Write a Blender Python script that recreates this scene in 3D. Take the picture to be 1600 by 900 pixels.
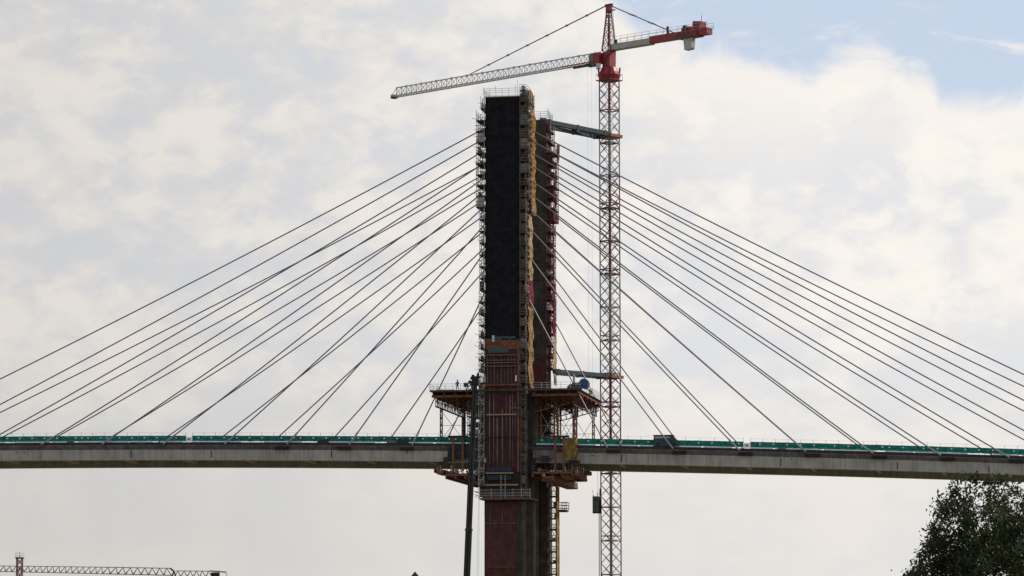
import bpy, math, random
import numpy as np
from mathutils import Vector, Matrix
random.seed(7); rng = np.random.default_rng(7)
for o in list(bpy.data.objects): bpy.data.objects.remove(o)
scene = bpy.context.scene
COL = scene.collection
R = math.radians

# ---------------------------------------------------------------- camera
F, HORIZON = 4700.0, 1020.0
PITCH = math.atan((HORIZON-450)/F)
cd = bpy.data.cameras.new('camera'); cam = bpy.data.objects.new('camera', cd); COL.objects.link(cam)
cam.location = (0, 0, 2); cam.rotation_euler = (R(90)+PITCH, 0, 0)
cd.sensor_width = 36; cd.lens = F/1600*36; cd.clip_start = 0.5; cd.clip_end = 20000
scene.camera = cam

# ---------------------------------------------------------------- light
SUN_AZ, SUN_EL = 68.0, 33.0     # clockwise from the viewing direction, height
sun = bpy.data.lights.new('sun', 'SUN'); sun.energy = 3.6; sun.angle = R(0.5); sun.color = (1, .90, .74)
so = bpy.data.objects.new('sun', sun); COL.objects.link(so)
sd = Vector((math.sin(R(SUN_AZ))*math.cos(R(SUN_EL)), math.cos(R(SUN_AZ))*math.cos(R(SUN_EL)), math.sin(R(SUN_EL))))
so.rotation_euler = sd.to_track_quat('Z', 'Y').to_euler(); so.location = (200, 100, 200)
scene.view_settings.view_transform = 'Standard'; scene.view_settings.look = 'None'
scene.view_settings.exposure = 0.0; scene.view_settings.gamma = 1.0

world = bpy.data.worlds.new('World'); scene.world = world; world.use_nodes = True
def build_sky():
    nt = world.node_tree; nt.nodes.clear(); N = nt.nodes.new; K = nt.links.new
    out = N('ShaderNodeOutputWorld'); bg = N('ShaderNodeBackground'); bg.inputs[1].default_value = 0.1
    K(bg.outputs[0], out.inputs[0])
    sky = N('ShaderNodeTexSky'); sky.sky_type = 'NISHITA'; sky.sun_disc = False
    sky.sun_elevation = R(SUN_EL); sky.sun_rotation = R(SUN_AZ); sky.air_density = 1.0; sky.dust_density = 0.6; sky.ozone_density = 2.0
    def val(v):
        n = N('ShaderNodeValue'); n.outputs[0].default_value = v; return n.outputs[0]
    def m(op, a, b=None, c=None, clamp=False):
        n = N('ShaderNodeMath'); n.operation = op; n.use_clamp = clamp
        for i, x in enumerate((a, b, c)):
            if x is None: continue
            if isinstance(x, (int, float)): n.inputs[i].default_value = x
            else: K(x, n.inputs[i])
        return n.outputs[0]
    def mixc(f, a, b):
        n = N('ShaderNodeMix'); n.data_type = 'RGBA'; n.clamp_factor = True
        if isinstance(f, (int, float)): n.inputs[0].default_value = f
        else: K(f, n.inputs[0])
        for i, x in ((6, a), (7, b)):
            if isinstance(x, tuple): n.inputs[i].default_value = (*x, 1)
            else: K(x, n.inputs[i])
        return n.outputs[2]
    def smooth(x, lo, hi):
        n = N('ShaderNodeMapRange'); n.interpolation_type = 'SMOOTHSTEP'
        K(x, n.inputs[0]); n.inputs[1].default_value = lo; n.inputs[2].default_value = hi
        return n.outputs[0]
    tc = N('ShaderNodeTexCoord'); sp = N('ShaderNodeSeparateXYZ'); K(tc.outputs['Generated'], sp.inputs[0])
    az = m('ARCTAN2', sp.outputs[0], sp.outputs[1])            # compass angle of the direction
    el = m('ARCSINE', sp.outputs[2])
    A = m('MULTIPLY', az, 2.9375); E_ = m('MULTIPLY', el, 2.9375)
    def noise(scale, detail, rough, dist, ox, sy, oz=0.0):
        cb = N('ShaderNodeCombineXYZ'); K(m('ADD', A, ox), cb.inputs[0]); K(m('MULTIPLY', E_, sy), cb.inputs[1]); cb.inputs[2].default_value = oz
        n = N('ShaderNodeTexNoise'); n.inputs['Scale'].default_value = scale; n.inputs['Detail'].default_value = detail
        n.inputs['Roughness'].default_value = rough; n.inputs['Distortion'].default_value = dist
        K(cb.outputs[0], n.inputs['Vector']); return n.outputs['Fac']
    n_big = noise(5.2, 5, .5, .35, 1.7, 1.7)
    n_mid = noise(12, 7, .55, .4, 4.2, 1.5, 3.1)
    n_fine = noise(24, 8, .6, .3, 9.2, 1.5, 5.5)
    n_edge = noise(11, 9, .58, .6, 2.3, 1.3, 1.5)
    n_cir = noise(5.5, 7, .62, .9, 7.7, 4.5, 8.5)
    # height of the cumulus top, as a function of the compass angle
    fc = N('ShaderNodeFloatCurve'); cur = fc.mapping.curves[0]
    pts = [(0.0, .9), (.36, .9), (.50, .78), (.55, .645), (.572, .605), (.60, .588), (.62, .577), (.650, .576), (.664, .585), (.676, .590), (.686, .582), (.70, .560), (.73, .546), (.76, .548), (.80, .555), (.87, .53), (1.0, .57)]
    while len(cur.points) < len(pts): cur.points.new(.5, .5)
    for p, (x, y) in zip(cur.points, pts): p.location = (x, y)
    for p in cur.points: p.handle_type = 'AUTO'
    fc.mapping.update()
    K(m('MULTIPLY_ADD', A, .5, .5, clamp=True), fc.inputs['Value'])
    top = fc.outputs[0]
    d = m('SUBTRACT', top, E_)
    d = m('ADD', d, m('MULTIPLY_ADD', n_edge, .085, -.0425))
    d = m('ADD', d, m('MULTIPLY_ADD', n_fine, .03, -.015))
    mask = smooth(d, -.012, .030)
    # soft cloud cover away from that edge too, with torn blue gaps
    gap = smooth(m('ADD', n_mid, m('MULTIPLY', n_fine, .25)), .30, .52)
    gap = m('MAXIMUM', gap, smooth(m('MULTIPLY', E_, -1.0), -.60, -.46))
    mask = m('MULTIPLY', mask, m('MULTIPLY_ADD', gap, .5, .5))
    cir = m('MULTIPLY', smooth(m('ADD', n_cir, m('MULTIPLY_ADD', n_fine, .3, -.15)), .52, .78), .75)
    mask = m('MAXIMUM', mask, cir)
    # colour of the cloud: sunlit cream against blue-grey shade
    var = m('ADD', m('MULTIPLY', n_big, .36), m('ADD', m('MULTIPLY', n_mid, .50), m('MULTIPLY', n_fine, .34)))
    lit = smooth(var, .50, .70)
    rim = smooth(d, .16, .0)
    lit = m('MAXIMUM', lit, m('MULTIPLY', rim, smooth(A, -.2, .2)))
    lc = mixc(lit, (7.2, 7.28, 7.5), (8.95, 8.5, 7.95))
    low = smooth(E_, .36, .10)                                 # the even veil near the horizon
    lowc = mixc(smooth(n_big, .35, .65), (7.6, 7.5, 7.3), (8.05, 7.65, 7.25))
    lc = mixc(m('MULTIPLY', low, .85), lc, lowc)
    side = m('ADD', .85, m('MULTIPLY', smooth(A, -.6, .40), .225))  # the sky brightens towards the sun
    side = m('SUBTRACT', side, m('MULTIPLY', low, .055))
    sc_ = N('ShaderNodeVectorMath'); sc_.operation = 'SCALE'; K(lc, sc_.inputs[0]); K(side, sc_.inputs[3])
    blue = mixc(.8, sky.outputs[0], (6.0, 7.0, 8.6))
    fin = mixc(m('MULTIPLY_ADD', mask, .93, .07), blue, sc_.outputs[0])
    K(fin, bg.inputs[0])
build_sky()

# ---------------------------------------------------------------- frames and helpers
CP, SP = math.cos(PITCH), math.sin(PITCH)
TH = R(10.1); CT, ST = math.cos(TH), math.sin(TH)
CX, CY = 0.794, 506.29                    # middle of the bridge tower
def B(u, v, z):                           # bridge frame: u along the deck, v across it
    return (CX+u*CT+v*ST, CY-u*ST+v*CT, z)
def W(x, y, z): return (x, y, z)
def ray(px, py):
    a, b = px-800, 450-py
    return Vector((a, F*CP-b*SP, F*SP+b*CP))
def bp(px, py, v):
    d = ray(px, py); o = (CX+v*ST, CY+v*CT)
    t = (o[0]*ST+o[1]*CT)/(d[0]*ST+d[1]*CT)
    X, Y, Z = d[0]*t-CX, d[1]*t-CY, 2+d[2]*t
    return X*CT-Y*ST, Z
def gp(px, py, Y):
    d = ray(px, py); t = Y/d[1]
    return Vector((d[0]*t, Y, 2+d[2]*t))
def uz(px, v, py=600): return bp(px, py, v)[0]
def zp(py, v=-13.5, px=785): return bp(px, py, v)[1]
def deck_z(u): return 36.15-.0246*u-1.19e-4*u*u

class MB:
    def __init__(s, fr=W): s.v = []; s.f = []; s.fr = fr
    def add(s, vs, fs):
        n = len(s.v); s.v += [s.fr(*p) for p in vs]; s.f += [tuple(i+n for i in f) for f in fs]; return s
    def box(s, x0, x1, y0, y1, z0, z1):
        return s.add([(x0,y0,z0),(x1,y0,z0),(x1,y1,z0),(x0,y1,z0),(x0,y0,z1),(x1,y0,z1),(x1,y1,z1),(x0,y1,z1)],
                     [(3,2,1,0),(4,5,6,7),(0,1,5,4),(1,2,6,5),(2,3,7,6),(3,0,4,7)])
    def bar(s, p, q, w=.1, h=None, n=4):
        p, q = Vector(p), Vector(q); d = (q-p)
        if d.length < 1e-6: return s
        d.normalize(); a = Vector((0,0,1)) if abs(d.z) < .9 else Vector((1,0,0))
        x = d.cross(a).normalized(); y = x.cross(d).normalized(); h = h or w
        k = [(math.cos(2*math.pi*(i+.5)/n), math.sin(2*math.pi*(i+.5)/n)) for i in range(n)]
        r = .5/math.cos(math.pi/n)
        vs = [tuple(c+x*(a_*w*r)+y*(b_*h*r)) for c in (p, q) for a_, b_ in k]
        fs = [(i, (i+1) % n, n+(i+1) % n, n+i) for i in range(n)]+[tuple(range(n))[::-1], tuple(range(n, 2*n))]
        return s.add(vs, fs)
    def tube(s, p, q, d=.2, n=8): return s.bar(p, q, d, d, n)
    def poly(s, pts, y0, y1, ax='xz'):     # prism of an outline in x,z stretched along y
        n = len(pts)
        return s.add([(a, y0, b) for a, b in pts]+[(a, y1, b) for a, b in pts],
                     [tuple(range(n)), tuple(range(n, 2*n))[::-1]]+[(i, n+i, n+(i+1) % n, (i+1) % n) for i in range(n)])
    def build(s, name, mat, parent=None, smooth=False):
        if parent is not None: off = Vector(parent['_base'])
        else:
            a = np.array(s.v); off = Vector((float(a[:,0].mean()), float(a[:,1].mean()), float(a[:,2].min())))
        me = bpy.data.meshes.new(name); me.from_pydata([tuple(Vector(p)-off) for p in s.v], [], s.f)
        me.materials.append(mat); me.validate(); me.update()
        if smooth:
            for p in me.polygons: p.use_smooth = True
        o = bpy.data.objects.new(name, me); COL.objects.link(o)
        if parent is not None:
            while parent.get('_up') is not None and parent.type == 'NONE': parent = parent
            o.parent = parent
            # sub-parts sit under a part whose own location is zero
            o['_base'] = tuple(off)
        else: o.location = off; o['_base'] = tuple(off)
        return o
def tag(o, label=None, cat=None, group=None, kind=None):
    if label: o['label'] = label
    if cat: o['category'] = cat
    if group: o['group'] = group
    if kind: o['kind'] = kind
    return o
def thing(name, loc, label, cat, group=None):
    o = bpy.data.objects.new(name, None); COL.objects.link(o); o.location = loc; o['_base'] = tuple(loc)
    o.empty_display_size = .5
    return tag(o, label, cat, group)

def mat(name, col, rough=.7, var=.25, scale=1.2, metal=0.0, streak=0.0, col2=None, bump=0.0, joints=None, spec=.4, bscale=8, trans=0.0):
    m = bpy.data.materials.new(name); m.use_nodes = True; nt = m.node_tree; N = nt.nodes.new; K = nt.links.new
    b = nt.nodes['Principled BSDF']; b.inputs['Roughness'].default_value = rough; b.inputs['Metallic'].default_value = metal
    b.inputs['Specular IOR Level'].default_value = spec
    g = N('ShaderNodeNewGeometry')
    mp = N('ShaderNodeMapping'); K(g.outputs['Position'], mp.inputs[0]); mp.inputs['Rotation'].default_value[2] = TH
    n = N('ShaderNodeTexNoise'); n.inputs['Scale'].default_value = scale; n.inputs['Detail'].default_value = 8; n.inputs['Roughness'].default_value = .62
    K(mp.outputs[0], n.inputs['Vector'])
    c2 = col2 or tuple(c*(1-var*1.3) for c in col); c1 = tuple(min(1, c*(1+var)) for c in col)
    r = N('ShaderNodeValToRGB'); r.color_ramp.elements[0].position = .34; r.color_ramp.elements[1].position = .66
    r.color_ramp.elements[0].color = (*c2, 1); r.color_ramp.elements[1].color = (*c1, 1)
    K(n.outputs['Fac'], r.inputs[0]); c = r.outputs[0]
    def mul(c, fac_out, colr, amt):
        x = N('ShaderNodeMix'); x.data_type = 'RGBA'; x.blend_type = 'MULTIPLY'
        q = N('ShaderNodeMath'); q.operation = 'MULTIPLY'; q.use_clamp = True; K(fac_out, q.inputs[0]); q.inputs[1].default_value = amt
        K(q.outputs[0], x.inputs[0]); K(c, x.inputs[6]); x.inputs[7].default_value = (*colr, 1); return x.outputs[2]
    if streak:
        m2 = N('ShaderNodeMapping'); K(mp.outputs[0], m2.inputs[0]); m2.inputs['Scale'].default_value = (1.6, 1.6, .12)
        n2 = N('ShaderNodeTexNoise'); n2.inputs['Scale'].default_value = 1.5; n2.inputs['Detail'].default_value = 6; K(m2.outputs[0], n2.inputs['Vector'])
        rr = N('ShaderNodeMapRange'); K(n2.outputs['Fac'], rr.inputs[0]); rr.inputs[1].default_value = .47; rr.inputs[2].default_value = .68
        c = mul(c, rr.outputs[0], (.38, .34, .30), streak)
    if joints:
        for (ax, per, wid) in joints:
            s = N('ShaderNodeSeparateXYZ'); K(mp.outputs[0], s.inputs[0])
            md = N('ShaderNodeMath'); md.operation = 'PINGPONG'; K(s.outputs[ax], md.inputs[0]); md.inputs[1].default_value = per/2
            lt = N('ShaderNodeMath'); lt.operation = 'LESS_THAN'; K(md.outputs[0], lt.inputs[0]); lt.inputs[1].default_value = wid
            c = mul(c, lt.outputs[0], (.45, .43, .40), .8)
    K(c, b.inputs['Base Color'])
    if bump:
        n3 = N('ShaderNodeTexNoise'); n3.inputs['Scale'].default_value = bscale; n3.inputs['Detail'].default_value = 6; K(mp.outputs[0], n3.inputs['Vector'])
        bm = N('ShaderNodeBump'); bm.inputs['Strength'].default_value = bump; bm.inputs['Distance'].default_value = .15; K(n3.outputs['Fac'], bm.inputs['Height']); K(bm.outputs[0], b.inputs['Normal'])
    if trans:
        t = N('ShaderNodeBsdfTranslucent'); K(c, t.inputs[0]); ms = N('ShaderNodeMixShader'); ms.inputs[0].default_value = trans
        K(b.outputs[0], ms.inputs[1]); K(t.outputs[0], ms.inputs[2]); K(ms.outputs[0], nt.nodes['Material Output'].inputs[0])
    return m

M = dict(
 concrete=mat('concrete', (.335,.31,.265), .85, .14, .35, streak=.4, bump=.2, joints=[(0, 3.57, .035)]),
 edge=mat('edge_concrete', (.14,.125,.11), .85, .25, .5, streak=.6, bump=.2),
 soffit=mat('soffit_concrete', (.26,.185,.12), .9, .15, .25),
 darktone=mat('dark_edge', (.022,.023,.027), .8, .5, 1.5),  # near-black tone for the slab edge strip and some cover boards
 asphalt=mat('asphalt', (.05,.05,.05), .9, .2, 2),
 anchor=mat('anchor_block_dark_brown', (.022,.013,.010), .9, .3, 2),  # near-black brown for the boxes at the cable anchors
 cable=mat('cable_sheath', (.11,.11,.115), .5, .1, 2, spec=.5),
 tube=mat('anchor_tube_paint', (.24,.26,.26), .45, .15, 2),
 green=mat('green_netting', (.004,.155,.12), .8, .45, 2.2, trans=.25),
 greend=mat('green_rail', (.006,.05,.04), .7, .3, 2),
 white=mat('white_paint', (.72,.72,.70), .5, .08, 3),
 galv=mat('galvanised_steel', (.42,.42,.41), .45, .15, 3, metal=.3),
 scaff=mat('scaffold_steel', (.30,.29,.27), .5, .3, 3, metal=.2),
 scaffd=mat('weathered_scaffold_steel', (.13,.105,.08), .7, .4, 2),
 pale=mat('lit_tone_crossbeam_concrete', (.44,.35,.24), .85, .12, 1),  # lightened colour paints in sunlight that cannot reach under the deck
 post=mat('thin_post_steel', (.20,.16,.15), .6, .2, 3),
 plank=mat('scaffold_plank', (.06,.05,.042), .9, .4, 3),
 black=mat('black_sheeting', (.0125,.0125,.0135), .95, .35, .8, spec=.1, bump=.5, bscale=1.2, joints=[(2, 4.0, .03), (0, 1.95, .02)]),
 fardark=mat('far_leg_concrete', (.055,.044,.030), .85, .4, .5, streak=.5, bump=.3),
 greyb=mat('grey_brown_concrete', (.12,.105,.085), .85, .3, .5, streak=.5, bump=.3),
 dark=mat('dark_concrete', (.034,.028,.022), .85, .35, .5, streak=.5, bump=.3),  # dark brown-grey concrete with darker vertical streaks
 darkb=mat('brown_concrete', (.075,.055,.038), .85, .35, .45, streak=.6, bump=.3),
 rustp=mat('rust_red_formwork', (.068,.017,.010), .75, .35, .7, streak=.5, bump=.3, joints=[(0, 1.2, .03), (2, 2.4, .03)]),
 rust=mat('rusty_steel', (.16,.058,.026), .75, .4, 2),
 rustd=mat('dark_rusty_steel', (.042,.017,.011), .8, .4, 2),
 orange=mat('orange_formwork', (.14,.050,.020), .75, .35, 1.5),
 blue=mat('blue_panels', (.010,.020,.034), .6, .3, 2, joints=[(0, .9, .05)]),
 teal=mat('teal_boards', (.03,.075,.085), .7, .35, 2),
 wood=mat('pale_timber', (.30,.20,.11), .8, .2, 3),
 pipe=mat('pale_pipe', (.13,.115,.11), .5, .3, 1.0),
 ochre2=mat('dull_ochre_sheet', (.36,.20,.075), .85, .5, .9, col2=(.14,.09,.04), trans=.3, bump=.8, bscale=2),
 ochre=mat('ochre_netting', (.44,.22,.04), .85, .45, 1.1, trans=.35, bump=.8, bscale=2),
 beige=mat('beige_netting', (.50,.36,.20), .85, .35, 1.1, trans=.35, bump=.8, bscale=2),
 crimson=mat('crimson_netting', (.17,.008,.018), .8, .3, 1.5, trans=.3, bump=.6, bscale=2),
 maroon=mat('maroon_sheet', (.07,.010,.012), .8, .4, 1.2, bump=.5, bscale=2),
 red=mat('crane_red', (.24,.016,.018), .45, .2, 1.5),
 redd=mat('mast_red_paint', (.12,.014,.02), .5, .3, 1.0),
 cgrey=mat('crane_grey', (.23,.20,.19), .5, .2, 1.5),
 cwhite=mat('jib_light_paint', (.42,.41,.39), .5, .15, 1.5),
 cdeck=mat('counter_jib_paint', (.34,.33,.28), .5, .15, 1.0),
 concblock=mat('counterweight_concrete', (.40,.38,.35), .85, .15, 2),
 glass=mat('dark_cab_glass', (.05,.07,.08), .12, .2, 2, spec=.7),
 tie=mat('tie_strut_steel', (.07,.082,.095), .95, .2, 1.5, spec=.05),
 collar=mat('collar_rust', (.25,.075,.03), .7, .3, 3),
 boom=mat('boom_black_paint', (.010,.010,.010), .6, .2, 1.0, spec=.2),
 boomh=mat('boom_grey_edge', (.07,.075,.08), .4, .2, 1.0),
 bluep=mat('blue_tank_paint', (.010,.05,.13), .45, .15, 2),
 van=mat('van_paint', (.012,.035,.045), .35, .2, 2),
 tree_leaf=mat('leaf', (.042,.055,.017), .55, .5, .9, trans=.28, spec=.25),
 bark=mat('bark', (.05,.038,.028), .9, .3, 4),
 ground=mat('ground_soil', (.17,.15,.10), .95, .3, .02),
 skin=mat('skin', (.35,.2,.13), .6, .1, 5),
 cloth=mat('dark_work_clothes', (.025,.028,.035), .9, .2, 5),
 ink=mat('black_paint', (.01,.01,.011), .6, .1, 3),
)

# ---------------------------------------------------------------- ground
g = MB(); nn = 40
xs = [-9000, -3000, -1000, -400, -150, 0, 150, 400, 1000, 3000, 9000]; ys = [-3000, -300, 0, 100, 300, 500, 700, 1200, 2500, 6000, 15000]
g.add([(x, y, 0) for y in ys for x in xs], [(j*11+i, j*11+i+1, j*11+i+12, j*11+i+11) for j in range(10) for i in range(10)])
tag(g.build('ground', M['ground']), kind='structure')

# ---------------------------------------------------------------- bridge deck
U0, U1 = -190.0, 190.0
US = [U0+i*(U1-U0)/76 for i in range(77)]
deck = thing('bridge_deck', B(0, 0, deck_z(0)-3), 'long grey concrete bridge deck crossing the whole picture between the stay cables', 'bridge deck')
def sweep(prof, name, m, par, us=US):
    b = MB(B); n = len(prof); vs = []; fs = []
    for u in us: vs += [(u, v, deck_z(u)+z) for v, z in prof]
    for i in range(len(us)-1):
        for j in range(n):
            fs.append((i*n+j, (i+1)*n+j, (i+1)*n+(j+1) % n, i*n+(j+1) % n))
    fs.append(tuple(range(n))); fs.append(tuple((len(us)-1)*n+j for j in range(n))[::-1])
    return b.add(vs, fs).build(name, m, par)
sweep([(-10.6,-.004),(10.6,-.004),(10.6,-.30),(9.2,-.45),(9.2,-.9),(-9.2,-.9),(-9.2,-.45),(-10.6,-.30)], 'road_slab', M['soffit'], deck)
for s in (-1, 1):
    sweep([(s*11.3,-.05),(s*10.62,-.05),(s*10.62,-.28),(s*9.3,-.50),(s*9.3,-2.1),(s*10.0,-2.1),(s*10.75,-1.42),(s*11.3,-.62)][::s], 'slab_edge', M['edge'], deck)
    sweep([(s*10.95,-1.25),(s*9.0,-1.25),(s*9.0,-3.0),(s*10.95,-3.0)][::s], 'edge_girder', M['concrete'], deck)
    sweep([(s*11.36,-.02),(s*11.28,-.02),(s*11.28,-.44),(s*11.36,-.44)][::s], 'edge_strip', M['darktone'], deck)
sweep([(-9.8,.0),(9.8,.0),(9.8,.06),(-9.8,.06)], 'road_surface', M['asphalt'], deck)
KL = [-(15.5+10.7*i) for i in range(10)]; KR = [17.1+10.82*i for i in range(10)]
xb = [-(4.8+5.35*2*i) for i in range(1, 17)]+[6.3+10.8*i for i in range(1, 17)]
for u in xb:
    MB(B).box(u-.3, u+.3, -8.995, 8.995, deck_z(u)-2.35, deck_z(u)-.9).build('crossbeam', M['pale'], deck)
for i, u in enumerate(KL[:3]+KR):
    s = -1 if u < 0 else 1; zc = deck_z(u)
    MB(B).box(u+s*1.0-1.15, u+s*1.0+1.15, -11.42, -10.4, zc-1.15, zc-.66).build('anchor_block', M['anchor'], deck)
    MB(B).box(u+s*1.0-1.15, u+s*1.0+1.15, 10.4, 11.42, zc-1.15, zc-.66).build('anchor_block', M['anchor'], deck)

for px in (27, 38, 205, 330, 518, 636, 927, 971, 1220, 1237, 1402, 1545):
    u = uz(px, -10.95, 712); z = deck_z(u)-1.3-random.random()*.5; h = random.choice((.25, .3, 1.2))
    MB(B).box(u-.07, u+.07, -11.02, -10.955, z-h, z).build('drain_outlet', M['ink'], deck)
# green safety barriers along both deck edges
def barrier(u0, u1, v, label, clutter=True):
    t = thing('safety_barrier', B((u0+u1)/2, v, deck_z((u0+u1)/2)), label, 'barrier', 'green netted barriers on the bridge deck')
    n = max(1, int((u1-u0)/2.0)); st = (u1-u0)/n; L = 11.0
    k = 0; u = u0
    s = -1 if v < 0 else 1
    while u < u1-.3:                                            # netting in rolls
        e = min(u1, u+L*random.uniform(.8, 1.2)); b = MB(B); m_ = max(2, int((e-u)/.7)); vs = []
        for i in range(m_+1):
            x = u+(e-u)*i/m_; z = deck_z(x); w = .05*math.sin(i*2.1+k)+random.uniform(-.03, .03); h = 1.06+random.uniform(-.05, .05)
            vs += [(x, v+w, z+.19+random.uniform(-.04, .05)), (x, v-w*.5, z+.66), (x, v+w, z+h+.04)]
        fs = [f for i in range(m_) for f in ((3*i, 3*i+3, 3*i+4, 3*i+1), (3*i+1, 3*i+4, 3*i+5, 3*i+2))]
        b.add(vs, fs).build('netting', M['green'], t); u = e; k += 1
    MB(B).add([(x, v+s*.0+dy, deck_z(x)+1.09+dz) for x in (u0, u1) for dy, dz in ((-.04,-.04),(.04,-.04),(.04,.04),(-.04,.04))], [(0,1,5,4),(1,2,6,5),(2,3,7,6),(3,0,4,7),(0,3,2,1),(4,5,6,7)]) if False else None
    rail = MB(B)
    for i in range(n):
        a, c = u0+i*st, u0+(i+1)*st
        rail.bar((a, v, deck_z(a)+1.08), (c, v, deck_z(c)+1.08), .07)
        rail.bar((a, v, deck_z(a)+.62), (c, v, deck_z(c)+.62), .05)
    rail.build('rail', M['greend'], t)
    a = u0
    while a < u1-1:                                             # pale guard rail in lengths
        e = min(u1, a+random.uniform(3.5, 9)); q = int((e-a)/2)+1; gr = MB(B)
        for i in range(q):
            x0, x1 = a+(e-a)*i/q, a+(e-a)*(i+1)/q
            gr.bar((x0, v+s*.25, deck_z(x0)+.10), (x1, v+s*.25, deck_z(x1)+.10), .06, .19)
        gr.build('guard_rail', M['white'], t)
        a = e+random.choice((.3, .5, 1.6, 4.0))
    line = MB(B)
    for i in range(n):
        a, c = u0+i*st, u0+(i+1)*st
        line.bar((a, v, deck_z(a)+1.62), (c, v, deck_z(c)+1.62), .018)
    line.build('safety_line', M['post'], t)
    npst = min(n+1, 95)
    for i in range(npst):
        x = u0+(u1-u0)*i/(npst-1 if npst > 1 else 1)
        MB(B).bar((x, v, deck_z(x)), (x, v, deck_z(x)+1.62+random.choice((0, 0, .05, .12))), .045).build('post', M['post'], t)
    x = u0+random.uniform(.8, 1.6); c = 0
    while x < u1-.4 and c < 90 and v < 0:
        MB(B).box(x-.13, x+.13, v+s*.12-.03, v+s*.12+.03, deck_z(x)+.66, deck_z(x)+.86).build('plate', M['white'], t)
        x += random.choice((2.2, 2.2, 2.2, 2.2, 1.1, 3.3)); c += 1
    return t
VB = -10.75
gl0, gl1 = uz(290.5, VB, 690), uz(300.5, VB, 690); gr0, gr1 = uz(1161.5, VB, 692), uz(1172.5, VB, 692)
vn0, vn1 = uz(1022, VB, 690), uz(1049, VB, 690)
barrier(-120, gl0, VB, 'green netted barrier on near deck edge left of the left white gap')
barrier(gl1, -5.2, VB, 'green netted barrier on near deck edge between left white gap and tower')
barrier(5.2, vn0, VB, 'green netted barrier on near deck edge between tower and dark van')
barrier(vn1, gr0, VB, 'green netted barrier on near deck edge between dark van and right white gap')
barrier(gr1, 120, VB, 'green netted barrier on near deck edge right of the right white gap')
barrier(-120, -5, 10.75, 'green netted barrier on far deck edge left of the tower')
barrier(5, 120, 10.75, 'green netted barrier on far deck edge right of the tower')
for a, c, side in ((gl0, gl1, 'left'), (gr0, gr1, 'right')):    # pale gates with a dark box, in the gaps
    z = deck_z((a+c)/2)
    t = thing('deck_gate', B((a+c)/2, VB, z), 'small white panel with dark square in the barrier gap on the %s span' % side, 'gate', 'white panels in the barrier gaps')
    MB(B).box(a+.06, c-.06, VB-.02, VB+.02, z+.12, z+.88).build('panel', M['white'], t)
    MB(B).box((a+c)/2-.18, (a+c)/2+.12, VB-.09, VB-.024, z+.42, z+.62).build('latch_box', M['ink'], t)

# clutter on the deck edge
def clutter(name, px, py, label, cat, w, d, h, m, m2=None, v=-10.95):
    u, z = bp(px, py, v); z = deck_z(u)
    b = MB(B); b.poly([(u-w/2, z-.02), (u+w/2, z-.02), (u+w*.46, z+h*.7), (u+w*.12, z+h), (u-w*.30, z+h*.82), (u-w*.47, z+h*.5)], v-d/2, v+d/2)
    t = b.build(name, M[m]); tag(t, label, cat); return t
clutter('tarp_bundle', 505, 692, 'blue tarpaulin bundle with white spot lying on deck edge left span', 'tarp', 2.0, .5, .5, 'blue')
clutter('tarp_bundle', 612, 692, 'pale blue crumpled tarpaulin on the deck edge nearest left of the platform', 'tarp', 1.7, .5, .42, 'pipe')
clutter('tarp_bundle', 628, 692, 'dark blue tarpaulin heap beside pale crumpled one on deck edge', 'tarp', 2.4, .4, .6, 'blue', v=-10.98)
clutter('material_heap', 110, 692, 'pale small heap of material on the far left deck edge', 'heap', 1.2, .4, .3, 'pipe')
clutter('material_heap', 1222, 703, 'small grey heap of material on deck edge right of right gap', 'heap', 1.3, .4, .3, 'pipe')
u, _ = bp(968, 697, -11.1); z = deck_z(u)
t = tag(MB(B).tube((u, -11.1, z-.3), (u+.25, -11.1, z+.85), .42, 10).build('pipe_stub', M['tube'], None, True), 'short pale grey pipe stub standing on deck edge beside the crane mast', 'pipe')

# ---------------------------------------------------------------- stay cables
ZT = [61.2, 68.0, 72.5, 75.6, 78.1, 80.4, 82.9, 85.0, 87.0, 88.7]
ords = ['first', 'second', 'third', 'fourth', 'fifth', 'sixth', 'seventh', 'eighth', 'ninth', 'tenth']
for v, vn in ((-11.0, 'near'), (11.0, 'far')):
    for KS, side in ((KL, 'left'), (KR, 'right')):
        sg = -1 if side == 'left' else 1
        for k in range(10):
            z0 = deck_z(KS[k])-.35; vv = v-.62 if v < 0 else v+.62
            A0 = Vector((KS[k], vv, z0)); T0 = Vector((sg*3.3, v-.4 if v < 0 else v+.4, ZT[k]+.35))
            L = (T0-A0).length; n = 14
            t = thing('stay_cable', B(*A0), 'dark stay cable of the %s leg, %s span, anchored %s from the tower' % (vn, side, ords[k]), 'cable', 'stay cables fanning from the tower legs')
            def P(s): p = A0.lerp(T0, s); p.z -= L*L*1.1e-4*4*s*(1-s)*.5; return p
            b = MB(B)
            for i in range(n): b.tube(P(i/n), P((i+1)/n), .185, 6)
            b.build('strand', M['cable'], t)
            q = 2.6/L
            MB(B).tube(P(0), P(q), .28, 8).build('anchor_tube', M['tube'], t)

# ---------------------------------------------------------------- tower legs
def zz(py): return zp(py)
def tower_leg(v0, v1, near):
    nm = 'near' if near else 'far'
    t = thing('bridge_pylon', B(0, (v0+v1)/2, 0), ('near concrete tower leg wrapped in black sheeting above rust red formwork' if near else 'far dark concrete tower leg half hidden behind the near one, tied to the crane'), 'tower leg', 'legs of the bridge tower')
    ztop = 93.75
    b = MB(B)
    for z0, z1, w in ((0, 30, 3.02), (30, 52, 2.9), (52, ztop, 2.85)):
        b.box(-w, w+(0 if near else .8), v0, v1, z0, z1)
    b.build('shaft', M['dark'] if near else M['fardark'], t)
    return t
NEAR = tower_leg(-13.3, -8.6, True); FAR = tower_leg(8.6, 13.3, False)
f0 = -13.3
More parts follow.
